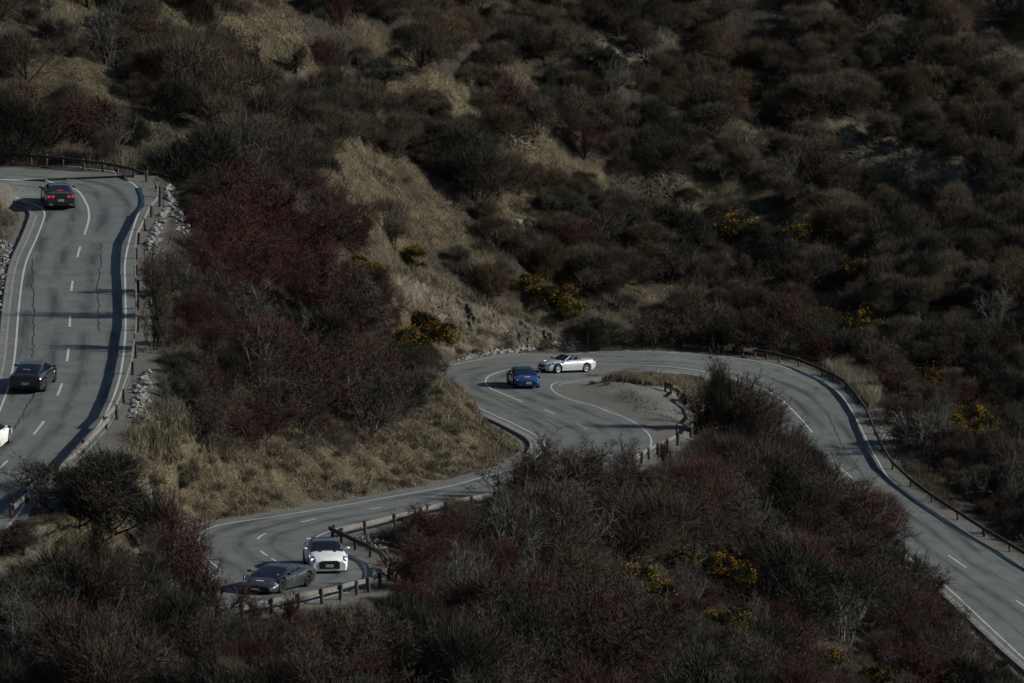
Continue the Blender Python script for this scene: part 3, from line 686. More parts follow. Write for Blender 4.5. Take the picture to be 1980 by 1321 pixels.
BV = [(0, 0), (.80, 0), (.955, .03), (.99, .35), (1.0, .62), (.975, .88), (.925, 1.0), (.80, 1.55), (.45, 1.9), (0, 2.0)]   # section: share of half width; 0..1 sill to shoulder, 1..2 shoulder to crown
class Car:
    def __init__(s, sp):
        s.sp = sp; s.L, s.W = sp['L'], sp['W']
        s.zt, s.wp = prof(sp['top']), prof(sp['plan']); s.zb = prof(sp['bot'], .06)
        s.crown = sp.get('crown', .10); s.wr = sp['wr']; s.axles = sp['axles']; s.cw = prof(sp['cabw']) if 'cabw' in sp else None
        s.cz = prof(sp['cab'], sp.get('cabk', .12)) if 'cab' in sp else None
    def bp(s, x, v, side=1):       # point of the lower body
        hw = s.W / 2 * s.wp(x); zt = s.zt(x); zs = zt - s.crown; zb = s.zb(x)
        i = min(int(v), len(BV) - 2); t = v - i
        yn = BV[i][0] * (1 - t) + BV[i + 1][0] * t; q = BV[i][1] * (1 - t) + BV[i + 1][1] * t
        z = zb + q * (zs - zb) if q <= 1 else zs + (q - 1) * (zt - zs)
        za = 0
        for ax in s.axles:
            d = abs(x - ax); ra = s.wr * 1.13
            if d < ra: za = max(za, s.wr + math.sqrt(ra * ra - d * d))
        if v >= 0.9 and za > z and q <= 1: z = za + 0.012 * v
        ck = s.sp.get('cockpit')
        if ck and ck[0] < x < ck[1] and v > 7.3: z = ck[2] if v > 7.6 else z
        return np.array((x, side * hw * yn, z))
    CV = [(1.0, 0), (.93, .45), (.845, .80), (.76, .93), (.5, .985), (0, 1.0)]
    def cpnt(s, x, v, side=1):     # point of the cabin
        hw = s.cw(x); z0 = s.zt(x) - s.crown * .55; h = max(s.cz(x) - z0, 0.0)
        i = min(int(v), len(s.CV) - 2); t = v - i
        yn = s.CV[i][0] * (1 - t) + s.CV[i + 1][0] * t; q = s.CV[i][1] * (1 - t) + s.CV[i + 1][1] * t
        k = 1 - (1 - yn) * min(1, h / .35)
        return np.array((x, side * hw * (yn if v >= 3 else k if h < .3 else yn), z0 + q * h))
    def patch(s, name, fn, xs, vs, side, off, m, parent, smooth=True):
        V = []; f = []
        for x in xs:
            for v in vs:
                p = fn(x, v, side); e = .004
                dx = fn(x + e, v, side) - fn(x - e, v, side); dv = fn(x, min(v + .02, 8.99), side) - fn(x, max(v - .02, 0), side)
                n = np.cross(dx, dv) * side; ln = np.linalg.norm(n)
                n = n / ln if ln > 1e-9 else np.array((0, 0, 1.0))
                if n @ (p - np.array((p[0] * .6, 0, .45))) < 0: n = -n
                V.append(p + n * off)
        k = len(vs)
        for i in range(len(xs) - 1):
            for j in range(k - 1): f.append((i * k + j, i * k + j + 1, (i + 1) * k + j + 1, (i + 1) * k + j))
        return obj(name, V, f, m, parent, smooth)
    def both(s, name, fn, xs, vs, off, m, parent): # across the centre line
        V = []; f = []; row = [(v, 1) for v in vs] + [(v, -1) for v in reversed(vs[:-1])]
        for x in xs:
            for v, sd in row:
                p = fn(x, v, sd); e = .01; dx = fn(x + e, v, sd) - fn(x - e, v, sd)
                n = np.array((-dx[2], 0, dx[0])); n /= max(np.linalg.norm(n), 1e-9); V.append(p + n * off + np.array((0, sd * off * .6 * (v < 4), 0)))
        k = len(row)
        for i in range(len(xs) - 1):
            for j in range(k - 1): f.append((i * k + j, i * k + j + 1, (i + 1) * k + j + 1, (i + 1) * k + j))
        return obj(name, V, f, m, parent, True)
def lin(a, b_, n): return list(np.linspace(a, b_, n))
def build_car(sp):
    c = Car(sp); L = c.L; px, py = sp['px']; g = None
    yaw = sp['yaw']; hd = np.array((math.sin(yaw), math.cos(yaw)))       # heading in plan, yaw clockwise from +Y
    d = raydir(px, py); g = None
    for t in road_bvh:
        h = t.ray_cast(O0, Vector(d).normalized())
        if h[0] is not None: g = np.array(h[0]); break
    if g is None: g = ground_px(px, py)
    zz = lambda q: road_z(q[0], q[1], g[2])
    fz, bz = zz(g[:2] + hd * 1.3), zz(g[:2] - hd * 1.3)
    rt = np.array((hd[1], -hd[0])); lz, rz_ = zz(g[:2] - rt * .75), zz(g[:2] + rt * .75)
    X = Vector((hd[0] * 2.6, hd[1] * 2.6, fz - bz)).normalized(); Yv = Vector((-rt[0] * 1.5, -rt[1] * 1.5, lz - rz_)).normalized()
    Zv = X.cross(Yv).normalized(); Yv = Zv.cross(X).normalized()
    root = empty('car'); root.matrix_world = Matrix(((X.x, Yv.x, Zv.x, g[0]), (X.y, Yv.y, Zv.y, g[1]), (X.z, Yv.z, Zv.z, max(g[2], (fz + bz) / 2)), (0, 0, 0, 1)))
    tag(root, sp['label'], sp.get('cat', 'car'), 'sports cars driving the road')
    P = sp['paint']
    # lower body
    xs = sorted(set(lin(-L / 2, L / 2, 84) + [ax + c.wr * 1.13 * q for ax in c.axles for q in (-1.001, -.98, -.9, .9, .98, 1.001)] + [L / 2 - .03, -L / 2 + .03]))
    vs = [0, 1, 2, 2.5, 3, 3.5, 4, 4.5, 5, 5.5, 6, 6.5, 7, 7.4, 7.7, 8, 8.5, 9]
    row = [(v, 1) for v in vs] + [(v, -1) for v in reversed(vs[1:-1])]
    V = [c.bp(x, v, sd) for x in xs for v, sd in row]; k = len(row); f = []
    for i in range(len(xs) - 1):
        for j in range(k): f.append((i * k + j, i * k + (j + 1) % k, (i + 1) * k + (j + 1) % k, (i + 1) * k + j))
    f.append(tuple(range(k))); f.append(tuple((len(xs) - 1) * k + j for j in range(k - 1, -1, -1)))
    body = obj('body', V, f, P, root, True)
    es = body.modifiers.new('edge', 'EDGE_SPLIT'); es.split_angle = R(38)
    v, f = box(0, 0, c.wr * .75, L * .86, c.W * .72, c.wr * .8); obj('underbody', v, f, M_blackp, root)
    # cabin
    if c.cz:
        x0, x1 = sp['cab'][-1][0], sp['cab'][0][0]; cx = lin(min(x0, x1), max(x0, x1), 40)
        cv = [0, .33, .66, 1, 1.5, 2, 2.5, 3, 3.5, 4, 5]; row = [(q, 1) for q in cv] + [(q, -1) for q in reversed(cv[:-1])]
        V = [c.cpnt(x, q, sd) for x in cx for q, sd in row]; k = len(row); f = []
        for i in range(len(cx) - 1):
            for j in range(k - 1): f.append((i * k + j, i * k + j + 1, (i + 1) * k + j + 1, (i + 1) * k + j))
        obj('roof', V, f, sp.get('roofpaint', P), root, True)
        w0, w1 = sp['wind']; c.both('windscreen', c.cpnt, lin(w0, w1, 10), [.5, 1, 2, 2.6, 3, 4, 5] if sp.get('wide', True) else [1, 2, 3, 4, 5], .008, M_glass, root)
        r0, r1 = sp['rearw']; c.both('rear_window', c.cpnt, lin(r0, r1, 10), sp.get('rearv', [2.3, 2.7, 3, 4, 5]), .008, M_glass, root)
        for sd in (1, -1):
            for (a, b_) in sp['sidew']: c.patch('side_window', c.cpnt, lin(a, b_, 10), lin(.25, 1.95, 5), sd, .008, M_glass, root)
    # door panels stand a touch proud of the flank
    for sd in (1, -1):
        dr = c.patch('door', c.bp, lin(*sp['door'], 10), lin(2.6, 6.4, 10), sd, .006, P, root)
        hx = sp['door'][0] + .12; q = c.bp(hx, 5.2, sd); v, f = box(q[0], q[1] + sd * .012, q[2], .16, .03, .025); obj('handle', v, f, sp.get('handle', P), dr)
        # mirrors
        mx, my, mz = sp['mirror']; v, f = [], []
        n = 10
        for j, (rr, yy) in enumerate([(.25, -.10), (.85, -.07), (1, 0), (.85, .08), (.3, .11)]):
            for a in range(n): t = a / n * 6.2832; v.append((mx + .075 * rr * math.cos(t), sd * (my + yy), mz + .062 * rr * math.sin(t)))
        for j in range(4):
            for a in range(n): f.append((j * n + a, j * n + (a + 1) % n, (j + 1) * n + (a + 1) % n, (j + 1) * n + a))
        f.append(tuple(range(n))); f.append(tuple(4 * n + a for a in range(n)))
        v2, f2 = prism((mx + .02, sd * (my - .22), mz - .05), (mx, sd * (my - .05), mz - .02), UP, .05, .03); n0 = len(v); v = list(v) + list(v2); f = list(f) + [tuple(n0 + i for i in q) for q in f2]
        obj('mirror', v, f, sp.get('mirrorpaint', P), root, True)
        # head lamps and tail lamps as shaped panes on the corners
        if 'head' in sp:
            (a, b_, q0, q1) = sp['head']; hl = c.patch('headlight', c.bp, lin(a, b_, 7), lin(q0, q1, 6), sd, .008, M_lamp, root)
            q = c.bp((a * .4 + b_ * .6), (q0 + q1) / 2 - .2, sd); v, f = box(q[0] + .02, q[1], q[2] + .01, .11, .13, .085); obj('lens', v, f, sp.get('headmat', M_lens), hl)
        for (y_, z_, wy, wz, lm) in sp.get('tail', []):
            n = 14; xr = -L / 2 - .012
            v = [(xr, sd * y_ + wy / 2 * math.cos(a / n * 6.2832), z_ + wz / 2 * math.sin(a / n * 6.2832)) for a in range(n)] + [(xr + .05, sd * y_ + wy / 1.9 * math.cos(a / n * 6.2832), z_ + wz / 1.9 * math.sin(a / n * 6.2832)) for a in range(n)]
            f = [tuple(range(n))] + [(a, (a + 1) % n, n + (a + 1) % n, n + a) for a in range(n)]
            obj('taillight', v, f, lm, root)
        for (a, b_, q0, q1, lm) in sp.get('tailp', []): c.patch('taillight', c.bp, lin(a, b_, 6), lin(q0, q1, 5), sd, .008, lm, root)
        for (nm, a, b_, q0, q1, m_) in sp.get('side', []): c.patch(nm, c.bp, lin(a, b_, 8), lin(q0, q1, 6), sd, .009, m_, root)
    # wheels
    ty, rm = wheel_meshes(c.wr, .25, sp.get('spokes', 7), sp['rim'])
    for ax in c.axles:
        for sd in (1, -1):
            yw = c.W / 2 * c.wp(ax) - .135
            w_ = link('wheel', ty, root, (ax, sd * yw, c.wr)); w_.rotation_euler = (0, random.uniform(0, 6), 0 if sd > 0 else math.pi)
            st = sp.get('steer', 0)
            if ax > 0 and st: w_.rotation_euler = (0, 0, (0 if sd > 0 else math.pi) + st)
            link('rim', rm, w_)
    # number plates with strokes for the characters
    for xe, key in ((L / 2 + .02, 'fplate'), (-L / 2 - .02, 'rplate')):
        if key in sp:
            y_, z_ = sp[key]; v, f = box(xe, y_, z_, .012, .36, .125); pl = obj('number_plate', v, f, M_plate, root)
            for k in range(6):
                cx_ = y_ - .135 + k * .054; V2, F2 = [], []
                for (dy, dz, wy, wz) in random.sample([(-.014, 0, .008, .07), (.014, 0, .008, .07), (0, .03, .03, .01), (0, -.03, .03, .01), (0, 0, .03, .01)], 3):
                    bv_, bf_ = box(xe + (.008 if xe > 0 else -.008), cx_ + dy, z_ + dz, .004, wy, wz); n0 = len(V2); V2 += bv_; F2 += [tuple(n0 + i for i in q) for q in bf_]
                obj('character', V2, F2, M_ink, pl)
    # flat trim on the nose or tail: polygons in the y-z plane
    for (nm, xe, poly, m_) in sp.get('face', []):
        n = len(poly); dx = .03 if xe > 0 else -.03
        v = [(xe, y, z) for y, z in poly] + [(xe - dx, y, z) for y, z in poly]
        f = [tuple(range(n))] + [(a, (a + 1) % n, n + (a + 1) % n, n + a) for a in range(n)]
        obj(nm, v, f, m_, root)
    for (nm, a, b_, y0, y1, m_) in sp.get('hood', []):     # things lying on the bonnet, given in x and y
        def hp_(x, yv, sd):
            hw = c.W / 2 * c.wp(x); yn = abs(yv) / hw; vv = 9 - yn / .45 if yn < .45 else 8 - (yn - .45) / .35
            return c.bp(x, vv, 1 if yv >= 0 else -1)
        V = []; f = []
        for x in lin(a, b_, 5):
            for y in lin(y0, y1, 6): q = hp_(x, y, 1); V.append(q + np.array((0.004, 0, .012)))
        for i in range(4):
            for j in range(5): f.append((i * 6 + j, i * 6 + j + 1, i * 6 + j + 7, i * 6 + j + 6))
        obj(nm, V, f, m_, root)
    if 'extra' in sp: sp['extra'](c, root)
    return root
def hexa(w, z0, z1, cut=.08): return [(-w, z0), (w, z0), (w, z1 - cut), (w - cut * 1.2, z1), (-w + cut * 1.2, z1), (-w, z1 - cut)]
P_white, P_grey = paint('white_car_paint', (0.72, 0.73, 0.70)), paint('dark_grey_satin_paint', (0.028, 0.036, 0.040), .36, .3, .3)
P_blue, P_silver = paint('deep_blue_metallic_paint', (0.006, 0.052, 0.17), .3, .35), paint('silver_metallic_paint', (0.58, 0.60, 0.61), .3, .45)
P_black, P_char = paint('black_car_paint', (0.009, 0.010, 0.012), .2), paint('charcoal_car_paint', (0.020, 0.024, 0.026), .25)
def wing(c, root, P):
    L = c.L
    for sd in (1, -1):
        v, f = prism((-L / 2 + .22, sd * .55, .92), (-L / 2 + .16, sd * .55, 1.10), np.array((1.0, 0, 0)), .04, .12); obj('wing_support', v, f, P, root)
    v, f = box(-L / 2 + .15, 0, 1.12, .26, 1.45, .035); o = obj('rear_wing', v, f, P, root); o.modifiers.new('edge', 'BEVEL').width = .012
# white coupe
build_car(dict(label='white sports coupe with black grille coming round the lower bend', px=(629, 1097), yaw=R(173), paint=P_white, roofpaint=P_char, L=4.65, W=1.90, wr=.35, axles=(1.40, -1.38), crown=.11,
  top=[(2.33, .60), (2.22, .70), (1.9, .80), (1.0, .96), (.2, .99), (-1.0, 1.02), (-1.8, 1.06), (-2.2, 1.04), (-2.33, .95)], bot=[(2.33, .15), (1.9, .13), (-1.9, .15), (-2.33, .28)],
  plan=[(2.33, .80), (2.2, .90), (1.8, .97), (1.2, .985), (.3, .95), (-.6, .95), (-1.4, 1.0), (-2.1, .94), (-2.33, .84)],
  cab=[(1.10, .96), (.85, 1.06), (.25, 1.31), (-.35, 1.37), (-.9, 1.34), (-1.5, 1.18), (-1.95, 1.03)], cabw=[(1.1, .80), (.5, .79), (-.5, .78), (-1.2, .72), (-1.95, .60)],
  wind=(.30, 1.02), rearw=(-1.75, -.95), sidew=[(-.55, .55), (-1.15, -.62)], door=(-.45, .78), mirror=(.62, 1.02, 1.00), head=(1.75, 2.24, 5.6, 7.1), headmat=M_head_lit, rim=M_rim_d, spokes=6, fplate=(0, .38),
  face=[('grille', 2.345, hexa(.49, .23, .62, .10), M_blackp), ('front_splitter', 2.36, [(-.85, .13), (.85, .13), (.85, .17), (-.85, .17)], M_chrome)],
  hood=[('bonnet_vent', 1.12, 1.26, .28, .42, M_blackp), ('bonnet_vent', 1.12, 1.26, -.42, -.28, M_blackp)], extra=lambda c, r: (wing(c, r, P_white), obj('licence_label', *box(*(c.cpnt(.93, 2.9, 1) + np.array((.012, -.06, .012))), .03, .09, .06), M_plate, r))))
# grey wedge supercar
def lambo_extra(c, root):
    for sd in (1, -1):
        n = 14; V = []
        for a in range(n):
            t = a / n * 6.2832; x = .18 + .17 * math.cos(t); v_ = 4.3 + 1.1 * math.sin(t); p = c.bp(x, v_, sd); V.append(p + np.array((0, sd * .014, 0)))
        obj('round_badge', V, [tuple(range(n))], M_char_badge, root)
    obj('licence_label', *box(*(c.cpnt(1.08, 3.1, 1) + np.array((.012, -.04, .012))), .03, .09, .05), M_plate, root)
M_char_badge = mat('round_badge_dark', (0.035, 0.045, 0.045), .5, .3)
build_car(dict(label='low wedge-shaped dark grey supercar turning left behind the pale guardrail', px=(536, 1138), yaw=R(180 + 24), paint=P_grey, L=4.60, W=2.05, wr=.345, axles=(1.36, -1.30), crown=.09, cabk=.08,
  top=[(2.30, .40), (2.2, .46), (1.7, .62), (1.1, .75), (.4, .80), (-.5, .84), (-1.2, .93), (-2.0, .92), (-2.30, .80)], bot=[(2.30, .16), (2.0, .12), (-1.9, .14), (-2.30, .30)],
  plan=[(2.30, .74), (2.1, .86), (1.6, .95), (.8, .92), (0, .90), (-.8, .96), (-1.4, 1.0), (-2.0, .97), (-2.30, .88)],
  cab=[(1.30, .72), (1.1, .80), (.25, 1.09), (-.25, 1.135), (-.7, 1.11), (-1.5, .99), (-2.05, .92)], cabw=[(1.3, .80), (.4, .80), (-.4, .76), (-1.2, .70), (-2.05, .62)],
  wind=(.35, 1.22), rearw=(-1.9, -1.1), sidew=[(-.35, .70), (-.95, -.45)], door=(-.35, .85), mirror=(.85, 1.04, .86), mirrorpaint=M_blackp, head=(1.62, 2.05, 5.9, 7.4), rim=M_rim_d, spokes=5, 
  side=[('air_intake', -.92, -.55, 2.4, 4.1, M_blackp)], face=[('air_dam', 2.31, [(-.72, .17), (-.25, .17), (-.25, .30), (-.70, .33)], M_blackp), ('air_dam', 2.31, [(.25, .17), (.72, .17), (.70, .33), (.25, .30)], M_blackp), ('bumper_lip', 2.315, [(-.22, .20), (.22, .20), (.2, .28), (-.2, .28)], M_chrome)],
  hood=[('rally_sticker', 1.78, 1.88, -.2, .2, M_pink), ('rally_sticker', 1.72, 1.775, -.10, .10, M_stred)], extra=lambo_extra))
# blue coupe
build_car(dict(label='deep blue coupe with a pink bonnet sticker in the hairpin', px=(1012, 746), yaw=R(171), paint=P_blue, L=4.6, W=1.88, wr=.34, axles=(1.42, -1.25), crown=.13,
  top=[(2.30, .52), (2.15, .64), (1.6, .80), (.9, .90), (.2, .93), (-1.0, .96), (-1.9, .98), (-2.2, .93), (-2.30, .85)], bot=[(2.30, .2), (1.9, .15), (-1.9, .16), (-2.30, .3)],
  plan=[(2.30, .70), (2.15, .83), (1.75, .95), (1.2, .97), (.2, .93), (-.7, .95), (-1.4, 1.0), (-2.0, .92), (-2.30, .78)],
  cab=[(1.0, .90), (.75, .99), (.15, 1.22), (-.4, 1.29), (-.9, 1.26), (-1.6, 1.10), (-2.05, .95)], cabw=[(1.0, .78), (.3, .77), (-.6, .74), (-1.3, .68), (-2.05, .55)],
  wind=(.20, .94), rearw=(-1.85, -1.0), sidew=[(-.75, .5)], door=(-.5, .75), mirror=(.55, .99, .96), head=(1.72, 2.12, 6.0, 7.2), rim=M_rim_d, spokes=6, fplate=(0, .40),
  face=[('grille', 2.31, [(-.42, .24), (.42, .24), (.50, .36), (.3, .52), (-.3, .52), (-.50, .36)], M_blackp)],
  hood=[('rally_sticker', 1.66, 1.76, -.2, .2, M_pink), ('rally_sticker', 1.765, 1.80, -.12, .12, M_stred)]))
# open silver roadster
def slk_extra(c, root):
    def rib(a, b_, w_, m_, nm, par=root):
        v, f = prism(a, b_, UP, w_, w_); return obj(nm, v, f, m_, par)
    A = [(.62, .72, .86), (.04, .56, 1.17), (.04, -.56, 1.17), (.62, -.72, .86)]
    V = [np.array(p) for p in A]; pane = []
    for t in lin(0, 1, 8):
        a = V[0] * (1 - t) + V[3] * t; b_ = V[1] * (1 - t) + V[2] * t; bow = math.sin(t * math.pi)
        pane += [a + np.array((.22 * bow, 0, .02 * bow)), b_ + np.array((.14 * bow, 0, .03 * bow))]
    f = [(i * 2, i * 2 + 1, i * 2 + 3, i * 2 + 2) for i in range(7)]
    ws = obj('windscreen', pane, f, M_glass, root, True)
    for a, b_ in ((0, 1), (2, 3)): rib(A[a], A[b_], .06, P_silver, 'windscreen_pillar', ws)
    tp = [pane[i * 2 + 1] for i in range(8)]
    for i in range(7): rib(tp[i], tp[i + 1], .045, M_blackp, 'header_rail', ws)
    for y in (.36, -.36):
        for (x, z, sx, sz, r_) in ((-.25, .50, .5, .16, 0), (-.55, .72, .16, .52, .25), (-.62, 1.02, .11, .18, .2)):
            v, f = box(0, 0, 0, sx, .46 if z < .9 else .26, sz); o = obj('seat' if z < .9 else 'headrest', v, f, M_seat, root); o.location = (x, y, z); o.rotation_euler = (0, -r_, 0); o.modifiers.new('edge', 'BEVEL').width = .05
        n = 9; pts = [np.array((-.78, y + .19 * math.cos(math.pi * i / n), .84 + .22 * math.sin(math.pi * i / n))) for i in range(n + 1)]
        for i in range(n): rib(pts[i], pts[i + 1], .035, M_blackp, 'roll_hoop')
build_car(dict(label='open-top silver roadster rounding the hairpin behind the blue coupe', cat='car', px=(1094, 719), yaw=R(270 - 33), paint=P_silver, L=4.08, W=1.80, wr=.325, axles=(1.22, -1.21), crown=.12,
  top=[(2.04, .56), (1.92, .66), (1.5, .78), (.7, .90), (.2, .92), (-.6, .93), (-1.3, .97), (-1.85, .97), (-2.04, .88)], bot=[(2.04, .2), (1.7, .16), (-1.7, .17), (-2.04, .32)],
  plan=[(2.04, .64), (1.9, .80), (1.5, .93), (1.0, .96), (0, .96), (-1.0, .985), (-1.7, .93), (-2.04, .78)], cockpit=(-.95, .55, .42),
  door=(-.55, .62), mirror=(.55, 1.0, .93), mirrorpaint=M_blackp, head=(1.48, 1.86, 5.7, 7.1), rim=M_rim_s, spokes=9, steer=.22, fplate=(0, .34),
  tailp=[(-1.98, -1.78, 5.0, 6.6, M_red)], face=[('grille', 2.05, [(-.34, .38), (.34, .38), (.40, .56), (-.40, .56)], M_blackp), ('lower_intake', 2.05, [(-.5, .2), (.5, .2), (.52, .31), (-.52, .31)], M_blackp)], extra=slk_extra))
# charcoal muscle coupe seen from behind
build_car(dict(label='charcoal coupe with red brake lights lit entering the top left bend', px=(112, 396), yaw=R(-9), paint=P_char, L=4.8, W=1.92, wr=.36, axles=(1.42, -1.43), crown=.10,
  top=[(2.40, .66), (2.25, .78), (1.5, .95), (.6, 1.0), (-.6, 1.03), (-1.6, 1.09), (-2.3, 1.10), (-2.40, 1.02)], bot=[(2.40, .2), (2.0, .16), (-2.0, .18), (-2.40, .32)],
  plan=[(2.40, .82), (2.2, .92), (1.5, .98), (.3, .95), (-.5, .95), (-1.4, 1.0), (-2.2, .95), (-2.40, .86)],
  cab=[(.95, 1.0), (.7, 1.1), (.15, 1.34), (-.4, 1.39), (-.95, 1.36), (-1.5, 1.2), (-1.95, 1.08)], cabw=[(.95, .8), (.2, .79), (-.7, .76), (-1.3, .72), (-1.95, .66)],
  wind=(.2, .9), rearw=(-1.85, -1.0), rearv=[1.2, 2, 2.7, 3, 4, 5], sidew=[(-.6, .5)], door=(-.55, .75), mirror=(.55, 1.02, 1.03), mirrorpaint=M_blackp, rim=M_rim_d, spokes=5, rplate=(0, .62),
  tail=[(.72, .86, .20, .15, M_tail_lit), (.48, .86, .20, .15, M_tail_lit)], face=[('diffuser', -2.415, [(-.7, .30), (.7, .30), (.6, .46), (-.6, .46)], M_blackp), ('exhaust_tip', -2.43, [(.5, .33), (.7, .33), (.7, .41), (.5, .41)], M_chrome), ('exhaust_tip', -2.43, [(-.7, .33), (-.5, .33), (-.5, .41), (-.7, .41)], M_chrome)],
  extra=lambda c, r: obj('brake_light', *box(-1.80, 0, 1.16, .04, .34, .03), M_tail_lit, r)))
# black coupe seen from behind
build_car(dict(label='black coupe with a rear window sticker driving up the left road', px=(65, 747), yaw=R(6), paint=P_black, L=4.62, W=1.88, wr=.345, axles=(1.38, -1.36), crown=.11,
  top=[(2.31, .60), (2.15, .74), (1.4, .90), (.5, .96), (-.6, .98), (-1.6, 1.0), (-2.2, .99), (-2.31, .90)], bot=[(2.31, .2), (1.9, .15), (-1.9, .17), (-2.31, .30)],
  plan=[(2.31, .80), (2.1, .91), (1.4, .98), (.3, .95), (-.5, .95), (-1.36, 1.0), (-2.1, .95), (-2.31, .84)],
  cab=[(1.0, .95), (.7, 1.06), (.1, 1.32), (-.4, 1.37), (-.9, 1.34), (-1.5, 1.17), (-2.0, .99)], cabw=[(1.0, .79), (.2, .78), (-.7, .76), (-1.3, .72), (-2.0, .64)],
  wind=(.15, .92), rearw=(-1.85, -.95), rearv=[1.2, 2, 2.7, 3, 4, 5], sidew=[(-.65, .45)], door=(-.55, .75), mirror=(.5, 1.01, 1.0), rim=M_rim_d, spokes=5, rplate=(0, .55),
  tailp=[(-2.28, -2.05, 5.2, 6.6, M_red)], face=[('diffuser', -2.325, [(-.7, .28), (.7, .28), (.6, .42), (-.6, .42)], M_blackp)],
  extra=lambda c, r: obj('rally_sticker', *box(-1.62, .05, 1.155, .05, .34, .045), M_pink, r)))
# white coupe half out of the frame
build_car(dict(label='white coupe cut off by the left edge of the picture', px=(-26, 866), yaw=R(9), paint=P_white, L=4.45, W=1.84, wr=.345, axles=(1.32, -1.13), crown=.12,
  top=[(2.22, .60), (2.05, .74), (1.4, .90), (.5, .93), (-.6, .95), (-1.5, 1.0), (-2.1, .96), (-2.22, .86)], bot=[(2.22, .2), (1.9, .16), (-1.9, .17), (-2.22, .3)],
  plan=[(2.22, .74), (2.05, .86), (1.4, .95), (.3, .94), (-.5, .96), (-1.2, 1.0), (-2.0, .94), (-2.22, .80)],
  cab=[(.95, .92), (.7, 1.02), (.1, 1.25), (-.35, 1.30), (-.85, 1.27), (-1.5, 1.10), (-2.0, .96)], cabw=[(.95, .78), (.2, .77), (-.7, .74), (-1.3, .68), (-2.0, .58)],
  wind=(.12, .88), rearw=(-1.85, -.95), sidew=[(-.75, .45)], door=(-.5, .72), mirror=(.5, 1.03, .97), mirrorpaint=M_blackp, rim=M_rim_s, spokes=5, rplate=(0, .5), tailp=[(-2.2, -2.0, 5.2, 6.4, M_red)]))
# ------------------------------------------------------------------ shrubs
def twig_mat(name, stops, rough=0.9, k=0.60):
    if 'flower' not in name: stops = [(p, tuple(x * k for x in c)) for p, c in stops]
    def bd(n, l, b):
        oi = n.new('ShaderNodeObjectInfo').outputs['Random']
        tc = n.new('ShaderNodeTexCoord').outputs['Object']
        f = mathn(n, l, 'ADD', mathn(n, l, 'MULTIPLY', oi, 0.62), mathn(n, l, 'MULTIPLY', noise(n, l, tc, 2.2, 1), 0.38))
        l.new(ramp(n, l, f, stops), b.inputs['Base Color'])
    return mat(name, stops[0][1], rough, 0.12, build=bd)
T_brown = twig_mat('brown_twigs', [(.1, (.042, .033, .024)), (.35, (.082, .068, .050)), (.6, (.105, .082, .056)), (.8, (.080, .060, .046)), (.95, (.13, .112, .085))])
T_grey = twig_mat('grey_twigs', [(.1, (.062, .059, .050)), (.5, (.10, .097, .083)), (.9, (.145, .139, .120))])
T_red = twig_mat('reddish_twigs', [(.1, (.048, .024, .020)), (.5, (.076, .039, .032)), (.9, (.094, .056, .044))])
T_rust = twig_mat('rust_brown_twigs', [(.1, (.082, .056, .034)), (.5, (.125, .087, .054)), (.9, (.145, .11, .070))])
T_scrub = twig_mat('olive_brown_twigs', [(.1, (.070, .062, .044)), (.4, (.108, .092, .066)), (.7, (.125, .10, .072)), (.95, (.155, .137, .10))])
T_dark = twig_mat('dark_green_sprays', [(.1, (.022, .024, .017)), (.5, (.044, .047, .034)), (.9, (.070, .073, .056))])
T_gorse = twig_mat('gorse_green', [(.1, (.022, .026, .010)), (.9, (.045, .05, .020))])
L_red = twig_mat('dark_red_leaves', [(.1, (.080, .017, .017)), (.5, (.10, .024, .022)), (.9, (.115, .042, .030))])
L_yel = twig_mat('yellow_gorse_flowers', [(.1, (.29, .15, .011)), (.5, (.33, .19, .013)), (.9, (.33, .22, .025))])
B_dark = twig_mat('dark_bark', [(.1, (.022, .018, .015)), (.9, (.055, .046, .038))])
B_grey = twig_mat('pale_bark', [(.1, (.12, .112, .098)), (.9, (.24, .228, .20))])

def unit(v): return v / np.maximum(np.linalg.norm(v, axis=-1, keepdims=True), 1e-9)
def branches(r, P0, D, Ln, m, bend, lift):
    """polylines: (n, m+1, 3) starting at P0 along D with random bending"""
    n = len(P0); pts = np.empty((n, m + 1, 3)); pts[:, 0] = P0; d = unit(D)
    for i in range(m):
        d = unit(d + r.normal(0, bend, (n, 3)) + np.array((0, 0, lift)))
        pts[:, i + 1] = pts[:, i] + d * (Ln / m)[:, None]
    return pts
def children(r, pts, k, spread, lo=0.25):
    n, m1, _ = pts.shape
    t = r.uniform(lo, 1.0, (n, k)) * (m1 - 1); i = np.minimum(t.astype(int), m1 - 2); f = (t - i)[..., None]
    a = np.take_along_axis(pts, i[..., None], 1); b_ = np.take_along_axis(pts, (i + 1)[..., None], 1)
    P = (a * (1 - f) + b_ * f).reshape(-1, 3); d = unit((b_ - a).reshape(-1, 3))
    return P, unit(d + r.normal(0, spread, d.shape))
def ribbons(r, pts, w0, w1):
    n, m1, _ = pts.shape
    ax = unit(pts[:, -1] - pts[:, 0]); s = unit(np.cross(ax, r.normal(0, 1, (n, 3))))
    w = np.linspace(w0, w1, m1)[None, :, None] * 0.5
    A = pts + s[:, None] * w; B = pts - s[:, None] * w
    V = np.stack([A, B], 2).reshape(n, m1 * 2, 3)
    base = (np.arange(n) * m1 * 2)[:, None, None]; j = np.arange(m1 - 1)[None, :, None] * 2
    Q = (base + j + np.array([0, 1, 3, 2])[None, None]).reshape(-1, 4)
    return V.reshape(-1, 3), Q
def spikes(r, pts, w0):
    a, b_ = pts[:, 0], pts[:, -1]; n = len(a); s = unit(np.cross(b_ - a, r.normal(0, 1, (n, 3)))) * w0 * .5
    return np.stack([a - s, a + s, b_], 1).reshape(-1, 3), np.arange(n * 3).reshape(n, 3)
